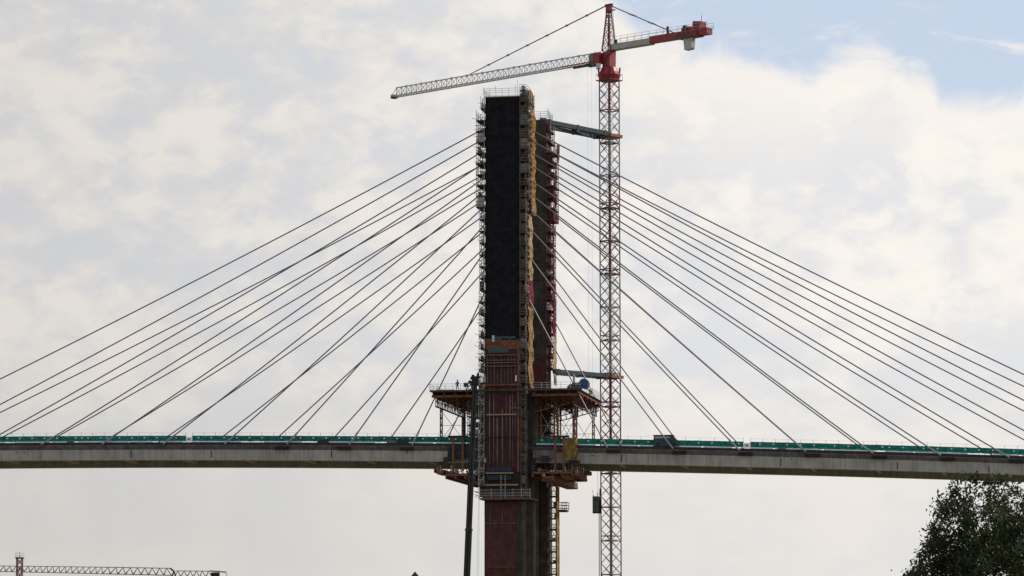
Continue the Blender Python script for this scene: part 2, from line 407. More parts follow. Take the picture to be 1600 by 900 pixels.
# black sheeting hung on the front of the near leg, slightly rippled
def sheet(u0, u1, z0, z1, v, name, m, par, nx=14, nz=60, amp=.03, thick=.06):
    b = MB(B); vs = []; ph = random.random()*9
    for j in range(nz+1):
        for i in range(nx+1):
            x = u0+(u1-u0)*i/nx; z = z0+(z1-z0)*j/nz
            if i in (0, nx): x += random.uniform(-.05, .05)
            vs.append((x, v+amp*(math.sin(i*1.3+ph)+math.sin(j*.9+i*.5)+random.uniform(-.6, .6)), z))
    k = nx+1; fs = [(j*k+i, j*k+i+1, (j+1)*k+i+1, (j+1)*k+i) for j in range(nz) for i in range(nx)]
    b.add(vs, fs); return b.build(name, m, par)
sheet(-2.92, 2.9, zz(531), zz(152), -13.52, 'sheeting', M['black'], NEAR)
MB(B).box(-2.95, 2.95, -13.6, -8.4, 93.78, 93.95).build('cap_board', M['wood'], NEAR)
# formwork front, above the platform
MB(B).box(-2.9, 2.7, f0-.22, f0-.02, zz(546), zz(529)).build('formwork_panel', M['orange'], NEAR)
MB(B).box(-2.9, 2.7, f0-.20, f0-.02, zz(602), zz(547)).build('formwork_panel', M['rustd'], NEAR)
MB(B).box(-2.4, 1.0, f0-.32, f0-.21, zz(551), zz(545)).build('board', M['teal'], NEAR)
MB(B).box(-1.9, 2.2, f0-.34, f0-.24, zz(529), zz(526)).build('board', M['teal'], NEAR)
MB(B).box(-1.7, -1.3, f0-.42, f0-.24, zz(534), zz(524)).build('tool_box', M['galv'], NEAR)
MB(B).box(2.2, 2.4, f0-.42, f0-.24, zz(596), zz(587)).build('tool_box', M['white'], NEAR)
for py, a, c, mm, h in ((555, -2.9, 2.5, 'orange', .24), (563, -2.4, 2.3, 'pipe', .10), (567, -2.4, 2.3, 'pipe', .10), (572.5, -2.9, 2.5, 'rust', .22), (601.5, -5.1, 3.1, 'orange', .30), (613, -2.6, 2.6, 'rustd', .14), (648, -2.6, 2.4, 'wood', .2), (638, 1.5, 3.2, 'pipe', .12), (683, -2.7, 2.6, 'rustd', .12)):
    z = zz(py); MB(B).box(a, c, f0-.62, f0-.36, z-h/2, z+h/2).build('waler', M[mm], NEAR)
MB(B).box(2.52, 2.86, f0-.5, f0-.2, zz(738), zz(532)).build('edge_beam', M['rust'], NEAR)
for i in range(9):
    x = -2.5+i*.58; MB(B).bar((x, f0-.28, zz(599)), (x, f0-.28, zz(556)), .09).build('stud', M['rust' if i % 2 else 'pipe'], NEAR)
# lower formwork front
MB(B).box(-2.95, 2.95, f0-.20, f0-.02, zz(738), zz(603)).build('formwork_panel', M['rustp'], NEAR)
for px, a, c, w in ((765, 606, 741, .20), (771.5, 612, 741, .17), (777, 652, 741, .22), (785, 640, 737, .24), (797, 618, 738, .18), (801, 612, 738, .12), (791, 612, 700, .10), (805, 628, 700, .12)):
    x = uz(px, f0-.35, 680); MB(B).tube((x, f0-.34, zz(c)), (x, f0-.34, zz(a)), w, 8).build('pipe', M['pipe'], NEAR, True)
for i in range(12):
    x = -2.8+i*.5; MB(B).bar((x, f0-.26, zz(738)), (x, f0-.26, zz(605)), .07).build('stud', M['rustd'], NEAR)
# suspended working level at the deck soffit
MB(B).box(-2.5, 1.7, f0-.75, f0-.24, zz(737), zz(730)).build('panel', M['blue'], NEAR)
MB(B).box(-2.4, 1.6, f0-.75, f0-.24, zz(750), zz(742)).build('panel', M['blue'], NEAR)
for py, a, c in ((739.5, -2.6, 1.9), (758, -2.7, 2.8)):
    z = zz(py); MB(B).box(a, c, f0-1.1, f0-.4, z-.11, z+.11).build('timber_beam', M['wood'], NEAR)
MB(B).box(-3.6, 5.0, -14.9, -8.0, zz(781), zz(778.5)).build('work_deck', M['rust'], NEAR)
for x in (-3.5, -1.6, 0, .7, 2.0, 3.4, 4.8):
    MB(B).bar((x, -14.8, zz(779)), (x, -14.8, zz(743 if x in (0, .7) else 764)), .09).build('guard_post', M['scaff'], NEAR)
for py in (766, 771, 775): MB(B).bar((-3.6, -14.85, zz(py)), (5.0, -14.85, zz(py)), .07).build('guard_rail', M['scaff'], NEAR)
b = MB(B)
for i in range(30): b.bar((-3.5+i*.29, -14.82, zz(779)), (-3.5+i*.29, -14.82, zz(768)), .03)
b.build('mesh_guard', M['scaff'], NEAR)
b = MB(B)
for i in range(9):
    a = random.uniform(.5, 1.5); z = zz(764+i*1.8); b.bar((-3.5, -14.6, z), (-3.5-random.uniform(.5, 1.1), -14.4, z+random.uniform(-.4, .5)), .06)
b.build('rebar_end', M['rustd'], NEAR)
# red sheeting on the lower front and brown side columns
sheet(-2.98, 2.4, .5, zz(785), f0-.12, 'formwork_sheet', M['rustp'], NEAR, 12, 14, .012)
for px, a, c in ((766, 790, 822), (785, 786, 818), (798, 800, 835), (772, 812, 826), (772, 862, 874)):
    x = uz(px, f0-.3, 800); MB(B).bar((x, f0-.16, zz(c)), (x, f0-.16, zz(a)), .10, .05).build('water_streak_pipe', M['pipe'], NEAR)
for py in (818, 886): MB(B).box(-2.9, 2.5, f0-.26, f0-.14, zz(py)-.07, zz(py)+.07).build('waler', M['rust'], NEAR)
for x0, x1, y0, y1, mm in ((2.42, 3.1, -13.62, -12.2, 'dark'), (3.04, 3.6, -13.5, -10.6, 'darkb'), (3.04, 4.7, -10.5, -8.7, 'darkb')):
    MB(B).box(x0, x1, y0, y1, .2, zz(783)).build('side_column', M[mm], NEAR)
for x0, x1, y0, y1, a, c, mm in ((2.95, 4.6, -11.2, -8.6, 778, 604, 'dark'), (3.0, 3.9, -13.4, -11.4, 778, 604, 'dark'), (4.65, 5.1, -11.0, -8.8, 740, 632, 'darkb'), (-3.9, -2.9, -13.2, -9.2, 776, 604, 'dark')):
    MB(B).box(x0, x1, y0, y1, zz(a), zz(c)).build('side_formwork', M[mm], NEAR)

# far leg fittings
zf = lambda py: zp(py, 8.6, 845)
MB(B).box(3.71, 3.74, 8.7, 13.2, 53, 93.6).build('side_board', M['darkb'], FAR)
b = MB(B)
for i in range(26):
    z = 53+i*1.6; b.bar((-2.8, 8.42, z), (3.6, 8.42, z), .05)
for i in range(7): b.bar((-2.4+i*.98, 8.42, 51), (-2.4+i*.98, 8.42, 92), .045)
b.build('mesh_guard', M['darkb'], FAR)
for py, c0, c1 in ((310, .2, 2.6), (322, .6, 2.8), (355, 0, 2.8), (387, .5, 2.8), (403, .8, 2.6), (433, 0, 2.8), (521, 0, 2.8), (557, .2, 2.8)):
    z = zf(py); b = MB(B)
    for i in range(8):
        x0, x1 = c0+(c1-c0)*i/8, c0+(c1-c0)*(i+1)/8
        b.bar((x0, 8.36, z-.35*math.sin(math.pi*i/8)), (x1, 8.36, z-.35*math.sin(math.pi*(i+1)/8)), .09)
    b.build('net_rope', M['rust'], FAR)
MB(B).box(-1.2, 3.7, 8.3, 8.58, zf(606), zf(566)).build('red_panel', M['maroon'], FAR)
MB(B).box(1.6, 2.35, 8.25, 8.55, .5, zf(742)).build('pale_strip', M['greyb'], FAR)
MB(B).box(-1.5, .4, 8.1, 8.55, .5, zf(742)).build('side_column', M['greyb'], FAR)
MB(B).box(-.2, .9, 8.0, 8.3, zf(735), zf(640)).build('side_formwork', M['rustd'], FAR)
for px, a, c in ((852, 640, 735), (858, 640, 735), (846, 655, 735)):
    x = uz(px, 8.3, 690); MB(B).box(x-.18, x+.18, 7.9, 8.25, zf(c), zf(a)).build('edge_beam', M['rust'], FAR)

# ---------------------------------------------------------------- scaffolds round the legs
def scaffold(label, tiers, vr, sgn, par_group='scaffolds on the tower legs', lift=1.92, steel='scaff', wild=0.0, name='scaffold', braces=True, boards=True, infill=lambda z: 0, stairs=None, skip=0.0, mats=('plank','dark','darkb','rustd','scaff')):
    """tiers: (z0, z1, inner |u|, outer |u|)"""
    t = thing(name, B(sgn*tiers[0][2], (vr[0]+vr[1])/2, tiers[0][0]), label, 'scaffold', par_group)
    vs = [vr[0]+(vr[1]-vr[0])*i/3 for i in range(4)]
    for z0, z1, ui, uo in tiers:
        for v in vs:
            for u in (ui, uo):
                MB(B).bar((sgn*u, v, z0), (sgn*u, v, z1), .09).build('upright', M[steel], t)
        n = max(1, round((z1-z0)/lift)); h = (z1-z0)/n
        for i in range(n):
            z = z0+i*h
            if boards:
                j0, j1 = random.uniform(-.05, .12), random.uniform(-.05, .2)
                MB(B).box(*sorted((sgn*(ui-.05), sgn*(uo+j0))), vr[0]-.1, vr[1]+.1, z, z+.14+.12*random.random()).build('deck_board', M['plank'], t)
            b = MB(B)
            for dz in (.55, 1.05):
                b.bar((sgn*uo, vr[0], z+dz), (sgn*uo, vr[1], z+dz), .06)
                b.bar((sgn*ui, vr[0], z+dz), (sgn*uo, vr[0], z+dz), .06); b.bar((sgn*ui, vr[1], z+dz), (sgn*uo, vr[1], z+dz), .06)
            if random.random() < wild: b.bar((sgn*uo, vr[0], z+.3), (sgn*(uo+random.uniform(.3, .8)), vr[0]-.1, z+random.uniform(.1, .8)), .07)
            if random.random() < wild: b.bar((sgn*ui, vr[0], z+1.2), (sgn*(uo+random.uniform(.2, .5)), vr[0], z+1.1), .06)
            b.build('ledger', M[steel], t)
            if braces:
                a, c = (ui, uo) if i % 2 else (uo, ui)
                if random.random() >= skip: MB(B).bar((sgn*a, vr[0]-.04, z), (sgn*c, vr[0]-.04, z+h), .075).build('brace', M[steel], t)
                MB(B).bar((sgn*c, vr[1]+.04, z), (sgn*a, vr[1]+.04, z+h), .075).build('rear_brace', M[steel], t)
                MB(B).bar((sgn*uo, vs[i % 3], z), (sgn*uo, vs[i % 3+1], z+h), .07).build('side_brace', M[steel], t)
            if random.random() < infill(z):
                a, c = ui+random.uniform(0, .12), uo-random.uniform(0, .3)
                MB(B).box(*sorted((sgn*a, sgn*c)), vr[0]+.12, vr[0]+.18, z+.1, z+h*random.uniform(.7, 1)).build('infill_panel', M[random.choice(mats)], t)
            if stairs and stairs[0] < z < stairs[1]:
                b = MB(B)
                for q in range(2): b.bar((sgn*(uo-.5), vr[0]+1.9, z+q*h/2), (sgn*(uo+.05), vr[0]+1.9, z+q*h/2+.42), .16, .5)
                b.build('stair_flight', M['white'], t)
            if random.random() < .55:
                x = random.uniform(ui+.2, uo-.2); q = random.uniform(.25, .5); zz0 = z+.2
                MB(B).box(*sorted((sgn*x-.1, sgn*x+q)), vr[0]+.3, vr[0]+1.2, zz0, zz0+random.uniform(.4, 1.0)).build('bag', M[random.choice(('galv', 'pipe', 'plank', 'darkb'))], t)
    return t
zq = zp
sL = scaffold('narrow galvanised scaffold up the left side of the near tower leg', [(zq(760), zq(600), 2.98, 3.9), (zq(599), zq(455), 2.98, 3.85), (zq(454), zq(325), 2.98, 3.75), (zq(324), zq(172), 3.0, 4.35), (zq(171), zq(150), 2.98, 3.6)], (-13.9, -8.6), -1, wild=.5, infill=lambda z: .95 if z < zq(604) else .12)
sR = scaffold('scaffold with ochre netting up the right side of the near tower leg', [(zq(775), zq(600), 3.15, 3.95), (zq(599), zq(440), 3.0, 4.05), (zq(439), zq(310), 3.0, 4.0), (zq(309), zq(142), 3.0, 4.5)], (-13.9, -8.6), 1, wild=.15, steel='scaffd', skip=.45, infill=lambda z: .97 if z < zq(604) else .85, mats=('plank','dark','darkb','darkb','rustd','pipe'), stairs=(zq(470), zq(160)))
sF = scaffold('reddish scaffold up the right side of the far tower leg', [(zp(575,8.6,860), zp(450,8.6,860), 3.7, 4.55), (zp(449,8.6,860), zp(345,8.6,860), 3.75, 4.5), (zp(344,8.6,860), zp(222,8.6,860), 3.75, 5.0), (zp(221,8.6,860), zp(186,8.6,860), 3.4, 4.3)], (8.4, 13.6), 1, wild=.6, steel='redd', infill=lambda z: .35, mats=('maroon','white','rustd','pipe'))
scaffold('scaffold up the left side of the far tower leg behind the near one', [(zp(575,8.6,860), zp(187,8.6,860), 3.0, 4.0)], (8.6, 13.4), -1)
# netting on the outer faces: cloth hung in pieces, each with its own colour
def net(u, va, vb, z0, z1, m, par, name='netting', amp=.12):
    b = MB(B); nz = max(4, int((z1-z0)/.45)); nx = 6; vs = []; ph = random.random()*6
    for j in range(nz+1):
        k = random.uniform(-.08, .08)
        for i in range(nx+1):
            v = va+(vb-va)*i/nx+(k if i in (0, nx) else 0)
            vs.append((u+amp*(math.sin(i*1.5+ph)*.6+math.sin(j*.8+i)*.5+random.uniform(-.3, .3)), v, z0+(z1-z0)*j/nz))
    q = nx+1; b.add(vs, [(j*q+i, j*q+i+1, (j+1)*q+i+1, (j+1)*q+i) for j in range(nz) for i in range(nx)])
    return b.build(name, M[m], par)
Z = zq
net(4.35, -12.3, -8.5, Z(170), Z(139), 'ochre', sR); net(4.6, -11.9, -8.4, Z(300), Z(171), 'ochre', sR, amp=.26)
net(4.62, -11.4, -8.4, Z(332), Z(301), 'ochre2', sR, amp=.2); net(4.12, -11.6, -8.4, Z(435), Z(333), 'beige', sR, amp=.22)
net(4.2, -11.6, -8.4, Z(473), Z(436), 'crimson', sR, amp=.2); net(4.2, -12.6, -8.4, Z(598), Z(478), 'ochre2', sR, amp=.24)
net(4.3, -10.6, -8.4, Z(629), Z(600), 'beige', sR, amp=.2); net(4.25, -9.6, -8.5, Z(655), Z(630), 'beige', sR, amp=.1)
net(4.35, -9.9, -8.7, Z(716), Z(693), 'beige', sR, amp=.3)
for va, vb, a, c in ((-13.8, -13.0, 600, 160), (-12.0, -11.2, 470, 180)): net(3.9, va, vb, Z(a), Z(c), 'pipe', sR, 'pale_sheet', .1)
Zf = lambda py: zp(py, 8.6, 860)
net(5.20, 10.5, 13.6, Zf(250), Zf(222), 'maroon', sF, amp=.2); net(5.05, 9.2, 10.8, Zf(330), Zf(252), 'crimson', sF, amp=.2)
net(5.00, 8.6, 12.6, Zf(346), Zf(330), 'crimson', sF, amp=.25); net(4.60, 10.0, 11.4, Zf(440), Zf(347), 'maroon', sF, amp=.15)
net(4.70, 9.2, 12.4, Zf(525), Zf(441), 'crimson', sF, amp=.25); net(4.65, 10.2, 13.4, Zf(600), Zf(526), 'beige', sF, amp=.15)
# edge protection and clutter on the top of the legs
def top_rail(v0, v1, u0, u1, z, label, h=1.15):
    t = thing('top_railing', B(0, (v0+v1)/2, z), label, 'railing', 'railings on top of the tower legs')
    cs = [(u0, v0), (u1, v0), (u1, v1), (u0, v1)]
    for k in range(4):
        (a, c), (d, e) = cs[k], cs[(k+1) % 4]; b = MB(B)
        for dz in (.45, .8, h): b.bar((a, c, z+dz), (d, e, z+dz), .055)
        b.build('rail', M['galv'], t)
        for i in range(6):
            s = i/6; x, y = a+(d-a)*s, c+(e-c)*s
            MB(B).bar((x, y, z), (x+random.uniform(-.1, .1), y, z+h+random.choice((0, .2, .5))), .06).build('rail_post', M['galv'], t)
    return t
top_rail(-14.3, -8.2, -3.1, 3.3, 93.96, 'pale guard railing round the top of the near tower leg')
top_rail(8.2, 13.8, -3.3, 4.0, 93.96, 'pale guard railing round the top of the far tower leg')
sT = scaffold('small stair scaffold standing beside top of near tower leg under ochre net', [(Z(150), Z(137), 3.0, 4.0)], (-13.8, -8.6), 1, lift=.9)
for u, h in ((2.6, 2.6), (3.0, 2.0)):
    MB(B).bar((u, -13.9, 93.9), (u, -13.9, 93.9+h), .06).build('mast_pole', M['galv'], sT)

# stair scaffold by the foot of the far leg
st = scaffold('tall see-through stair scaffold with ochre edges beside foot of far tower leg', [(.1, zp(742, 8.6, 868), 4.25, 5.3)], (8.4, 10.6), 1, steel='galv', lift=1.9, name='stair_scaffold')
for u, v in ((4.15, 8.3), (5.4, 8.3), (5.4, 10.7)):
    MB(B).box(u-.13, u+.13, v-.1, v+.1, .1, zp(742, 8.6, 868)).build('corner_post', M['ochre' if u > 5 else 'rust'], st)
net(5.45, 8.8, 9.8, .5, zp(742, 8.6, 868), 'beige', st, amp=.1)
x0, zb = bp(874, 799, 10); x1, _ = bp(886, 799, 10)
MB(B).box(x0, x1, 9.2, 11.5, zb-.1, zb+.25).build('landing', M['plank'], st)
b = MB(B)
for v in (9.25, 11.45):
    for x in (x0, (x0+x1)/2, x1): b.bar((x, v, zb), (x+.1, v, zb+1.6), .08)
    for dz in (.5, 1.0, 1.5): b.bar((x0, v, zb+dz), (x1+.2, v, zb+dz), .09)
b.build('landing_rail', M['ochre'], st)

# ---------------------------------------------------------------- working platform round the tower
ZP = 44.85; PV0, PV1 = -14.0, 12.6; PU0, PU1 = -12.1, 13.0
pf = thing('working_platform', B(0, 0, ZP-1), 'wide dark working platform on rusty beams round the tower above the deck', 'platform')
for u0, u1, v0, v1 in ((PU0, -3.95, PV0, PV1), (4.7, PU1, PV0, PV1), (-3.95, 4.7, -8.4, 8.4), (-3.95, 4.7, PV0-.3, -13.95)):
    MB(B).box(u0, u1, v0, v1, ZP-.12, ZP).build('deck_board', M['plank'], pf)
for u in (-11.6, -9.7, -7.8, -5.9, -4.3, 5.4, 7.3, 9.2, 11.1, 12.6):
    b = MB(B); b.box(u-.15, u+.15, PV0+.1, PV1-.1, ZP-.18, ZP-.122); b.box(u-.03, u+.03, PV0+.1, PV1-.1, ZP-.58, ZP-.18); b.box(u-.15, u+.15, PV0+.1, PV1-.1, ZP-.64, ZP-.58)
    b.build('joist', M['rust'], pf)
for v in (-13.2, -9.0, -4.5, 0, 4.5, 8.8, 11.8):
    for a, c in ((PU0+.2, -4.1), (4.9, PU1-.2)):
        MB(B).box(a, c, v-.16, v+.16, ZP-1.05, ZP-.642).build('girder', M['rust'], pf)
MB(B).box(PU0, PU1, PV0-.06, PV0-.005, ZP-.16, ZP+.14).build('toe_board', M['plank'], pf)
def railrun(p, q, n, par, m='galv', h=1.15):
    b = MB(B)
    for dz in (.35, .75, h): b.bar((p[0], p[1], ZP+dz), (q[0], q[1], ZP+dz), .05)
    b.build('rail', M[m], par)
    for i in range(n+1):
        s = i/n; MB(B).bar((p[0]+(q[0]-p[0])*s, p[1]+(q[1]-p[1])*s, ZP), (p[0]+(q[0]-p[0])*s, p[1]+(q[1]-p[1])*s, ZP+h), .06).build('rail_post', M[m], par)
railrun((PU0, PV0), (-4.3, PV0), 6, pf); railrun((PU0, PV0), (PU0, PV1), 9, pf); railrun((PU0, PV1), (-4, PV1), 5, pf)
railrun((5.0, PV0), (PU1, PV0), 5, pf); railrun((PU1, PV0), (PU1, PV1), 12, pf); railrun((5, PV1), (PU1, PV1), 5, pf)
# shallow truss girders under it and the shoring towers that carry it
for u in (-11.2, -7.6, -4.8, 5.6, 8.6, 11.8):
    b = MB(B); zt, zb = ZP-1.1, ZP-2.5
    b.bar((u, PV0+.6, zt), (u, PV1-.6, zt), .16); b.bar((u, PV0+.6, zb), (u, PV1-.6, zb), .2)
    n = 18
    for i in range(n+1):
        v = PV0+.6+(PV1-PV0-1.2)*i/n; b.bar((u, v, zt), (u, v, zb), .13)
        if i < n and i % 2: b.bar((u, v, zt if i % 4 == 1 else zb), (u, v+(PV1-PV0-1.2)/n, zb if i % 4 == 1 else zt), .07)
    b.build('truss_girder', M['rustd'], pf)
for v in (-11.2, -4.0, 3.5, 10.6):
    for a, c in ((PU0+.6, -4.3), (5.0, PU1-.6)):
        b = MB(B); zt, zb = ZP-1.3, ZP-2.4; n = 8; d = (c-a)/n; tp = 1.3
        b.bar((a, v, zt), (c, v, zt), .12)
        inn, outr = (c, a) if c < 0 else (a, c)
        b.bar((outr, v, zt-.35), (inn, v, zb-1.1), .15)
        for i in range(n+1):
            x = outr+(inn-outr)*i/n; zl = zt-.35+(zb-1.1-zt+.35)*i/n; b.bar((x, v, zt), (x, v, zl), .09)
            if i < n: x2 = outr+(inn-outr)*(i+1)/n; b.bar((x, v, zl), (x2, v, zt), .07)
        b.build('bracket_truss', M['rust'], pf)
def shoring(u, v, label, w=.35, m='rustd', z1=ZP-2.55):
    z0 = deck_z(u)+.07; t = thing('shoring_tower', B(u, v, z0), label, 'shoring tower', 'shoring towers between deck and platform')
    for a in (-w, w):
        for c in (-w, w): MB(B).bar((u+a, v+c, z0), (u+a, v+c, z1), .12).build('leg', M[m], t)
    n = 5; h = (z1-z0)/n
    for i in range(n):
        b = MB(B)
        for a, c, d, e in ((-w,-w,w,-w), (w,-w,w,w), (w,w,-w,w), (-w,w,-w,-w)):
            b.bar((u+a, v+c, z0+i*h), (u+d, v+e, z0+i*h), .08); b.bar((u+a, v+c, z0+i*h), (u+d, v+e, z0+(i+1)*h), .06)
        b.build('brace', M[m], t)
    MB(B).box(u-w-.1, u+w+.1, v-w-.1, v+w+.1, z1, z1+.1).build('head_plate', M[m], t)
    return t
rows = ((-10.2, 'near'), (9.8, 'far'))
for v, vn in rows:
    for u, un, w in ((-10.9, 'outer left', .16), (-7.2, 'inner left', .18), (5.6, 'inner right', .3), (8.4, 'middle right', .32), (11.6, 'outer right', .16)):
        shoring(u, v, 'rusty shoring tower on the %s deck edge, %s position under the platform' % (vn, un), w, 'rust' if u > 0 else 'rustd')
br = thing('cross_bracing', B(0, 9.8, 38), 'thin rusty cross bracing between the far shoring towers under the platform', 'bracing')
for v in (-10.2, 9.8):
    for a, c in ((-10.9, -7.2), (-7.2, -4.2), (5.6, 8.4), (8.4, 11.6)):
        z0 = deck_z(a)+.6; z1 = ZP-3.0
        for p, q in (((a, v, z0), (c, v, z1)), ((a, v+.07, z1), (c, v+.07, z0)), ((a, v, (z0+z1)/2), (c, v, (z0+z1)/2)), ((a, v, z0+.7), (c, v, z0+.7))): MB(B).bar(p, q, .07).build('brace', M['scaff'], br)
# scaffold on the deck beside the leg, both sides
scaffold('tangled scaffold on deck between platform and left side of near leg', [(deck_z(-5)+.1, ZP-1.2, 4.2, 6.4)], (-10.5, -6), -1, wild=.6, steel='scaff', lift=1.5)
scaffold('rusty scaffold on the deck under the platform right of far leg', [(deck_z(5)+.1, ZP-1.2, 3.4, 5.0)], (5, 9.5), 1, wild=.6, steel='rust', lift=1.4)

# hanging platforms below the deck
def hang(u0, u1, z, label, side, v0=-13.2, v1=12.6):
    t = thing('hanging_platform', B((u0+u1)/2, 0, z-1), label, 'platform', 'hanging platforms below the deck beside the tower')
    n = 14
    for i in range(n+1):
        v = v0+(v1-v0)*i/n; b = MB(B); b.box(u0, u1, v-.1, v+.1, z-.3, z); b.build('joist', M['rust'], t)
    s = 1 if side == 'left' else -1
    for k in range(5):
        u = u0+(u1-u0)*k/4; MB(B).box(u-.14, u+.14, v0, v1, z-.75, z-.305).build('girder', M['rust'], t)
    MB(B).box(u0, u1, v1, v1+.06, z-.78, z+.28).build('side_plate', M['rust'], t)
    MB(B).box(u0, u1, v0, v1, z+.004, z+.1).build('deck_board', M['rustd'], t)
    for u in (u0-.04, u1+.04): MB(B).box(u-.035, u+.035, v0, v1, z-.78, z+.28).build('side_plate', M['rust'], t)
    for u in (u0, u1):
        MB(B).bar((u, v0, z+.6), (u, v1, z+.6), .07).build('rail', M['galv'], t); MB(B).bar((u, v0, z+1.1), (u, v1, z+1.1), .07).build('rail', M['galv'], t)
        for i in range(8):
            v = v0+(v1-v0)*i/7; MB(B).bar((u, v, z-.1), (u, v, z+1.15), .08).build('rail_post', M['rust'], t)
    b = MB(B)
    for i in range(26):
        u = random.uniform(u0, u1); v = random.uniform(v0, v1); b.bar((u, v, z+.1), (u+random.uniform(-.8, .8), v+random.uniform(-.8, .8), z+random.uniform(.4, 1.9)), .09)
    b.build('prop', M['rustd'], t)
    for i in range(6):
        u = u0+(u1-u0)*random.random(); v = v0+.3+(v1-v0)*i/6.2; MB(B).box(u-.3, u+.25, v, v+.5, z+.1, z+.1+random.uniform(.3, .8)).build('formwork_box', M[random.choice(('white', 'pipe', 'rust'))], t)
    return t
uL0, zh = bp(697, 741, -13.2); uL1 = -3.1
HL = hang(uL0, uL1, zh, 'rusty hanging platform under the deck left of the tower', 'left')
uR0, uR1 = 4.9, uz(887, -13.2, 742)
HR = hang(uz(848, -13.2, 742), uz(864, -13.2, 742), bp(870, 744, -13.2)[1], 'rusty hanging platform under the deck right of the tower', 'right')
hang(uR0, uz(893, -13.2, 740), bp(870, 737, -13.2)[1], 'upper short hanging platform under the deck, right end above the lower one', 'right', -13.0, 3.0)
# stepped corbels of formwork at its ends
def steps(u0, s, z, label):
    t = thing('formwork_bracket', B(u0, 0, z-1), label, 'formwork')
    for i, (a, h, vv) in enumerate(((.0, .55, -12.5), (.9, .4, -11), (1.9, .5, -12), (2.7, .35, -10.5))):
        MB(B).box(*sorted((u0+s*a, u0+s*(a+1.1))), vv, vv+5, z-h+.2*i, z+.25+.2*i).build('bracket', M['rustd' if i % 2 else 'rust'], t)
        MB(B).bar((u0+s*(a+.5), vv, z+.3), (u0+s*(a+.5), vv, z+1.3), .08).build('prop', M['galv'], t)
    return t
steps(uL0+1.2, -1, zh+.2, 'stepped rusty formwork bracket hanging under deck at the left end')
steps(bp(906, 745, 6)[0], 1, bp(906, 752, 6)[1], 'dark red formwork bracket sticking out right under the deck')
# rust portal frames straddling the deck
def portal(pa, pb, v, label, y0=684, y1=737, yellow=False):
    ua, z0 = bp(pa, y1, v); ub, _ = bp(pb, y1, v); zt = bp(pa, y0, v)[1]
    t = thing('hanger_frame', B((ua+ub)/2, v, z0), label, 'frame', 'rusty hanger frames in front of the deck')
    for u in (ua, ub): MB(B).box(u-.17, u+.17, v-.15, v+.15, z0, zt).build('hanger', M['rust'], t)
    MB(B).box(ua-.9, ub+.9, v-.2, v+.2, zt, zt+.35).build('cross_head', M['rustd'], t)
    MB(B).box(ua-.9, ub+.9, v-.1, v+.1, z0+1.45, z0+1.6).build('tie_rail', M['pipe'], t)
    return t
portal(708, 723, -12.4, 'rusty hanger frame in front of deck left of the tower')
PR = portal(867.5, 881, -12.4, 'rusty hanger frame in front of deck right of the tower')
ua, z0 = bp(883, 719, -12.5); ub, z1 = bp(902, 684, -12.5)
ys = thing('yellow_sheet', B((ua+ub)/2, -12.5, z0), 'ochre sheet hung over the deck edge right of the hanger frame', 'sheet')
sheet(ua, ub-.25, z0, z1, -12.5, 'cloth', mat('dark_ochre_sheet', (.20,.12,.03), .85, .4, 1.2, bump=.6, bscale=2), ys, 8, 10, .07)  # front cloth in a darker ochre than the return flap
b = MB(B); vs = []
for j in range(13):
    for i in range(5): vs.append((ub-.2+.12*math.sin(j*1.1+i), -12.5+i*.45, z0+(z1-z0)*j/12))
b.add(vs, [(j*5+i, j*5+i+1, (j+1)*5+i+1, (j+1)*5+i) for j in range(12) for i in range(4)]).build('return_flap', M['ochre'], ys)
# dark protective boards on the deck fascia next to the tower
fc = thing('fascia_cover', B(-6, -11.8, 33), 'dark blue-grey cover boards on the deck edge left of the tower', 'cover')
for a, c, y0, y1, mm in ((738, 757, 683, 735, 'blue'), (700, 740, 693, 717, 'darktone'), (693, 706, 714, 731, 'rustd')):
    u0_, zz0 = bp(a, y1, -11.75); u1_, zz1 = bp(c, y0, -11.75)
    MB(B).box(u0_, u1_, -11.85-.03*len(mm), -11.6, zz0, zz1).build('board', M[mm], fc)
fc2 = thing('fascia_cover', B(6, -11.8, 33), 'dark cover boards on the deck edge right of the tower', 'cover')
for a, c, y0, y1, mm in ((833, 866, 703, 716, 'edge'), (846, 858, 712, 722, 'darktone'), (884, 906, 720, 728, 'rustd')):
    u0_, zz0 = bp(a, y1, -11.75); u1_, zz1 = bp(c, y0, -11.75)
    MB(B).box(u0_, u1_, -11.85-.03*len(mm), -11.6, zz0, zz1).build('board', M[mm], fc2)

# things standing on the working platform
def at_platform(px, v): return uz(px, v, 606)
u = at_platform(913, -12.6)
t = thing('tank', B(u, -12.6, ZP), 'round blue tank on the right part of the working platform', 'tank')
b = MB(B)
b.tube((u, -13.3, ZP+.95), (u, -11.7, ZP+.95), 1.6, 14); b.box(u-.95, u-.6, -12.9, -12.2, ZP+.3, ZP+1.2); b.build('drum', M['bluep'], t, False)
b = MB(B); b.box(u-.7, u-.5, -13.2, -12.0, ZP, ZP+.4); b.box(u+.4, u+.6, -13.2, -12.0, ZP, ZP+.4); b.build('cradle', M['ink'], t)
u = at_platform(898, -12.8)
t = thing('pump', B(u, -12.8, ZP), 'dark machine with upright pale pipe beside blue tank on platform', 'pump')
MB(B).poly([(u-1.2, ZP), (u+.9, ZP), (u+.9, ZP+.7), (u+.1, ZP+1.1), (u-.7, ZP+.9), (u-1.2, ZP+.5)], -13.2, -12.3).build('housing', M['ink'], t)
MB(B).tube((u-.1, -12.8, ZP+1), (u-.15, -12.8, ZP+2.6), .34, 8).build('pipe', M['tube'], t)
MB(B).box(u+.2, u+1.0, -13.3, -12.9, ZP+.7, ZP+1.1).build('motor', M['wood'], t)
u = at_platform(728, -13.3)
t = thing('equipment_box', B(u, -13.3, ZP), 'small dark boxy equipment case hung on the platform railing left of leg', 'box')
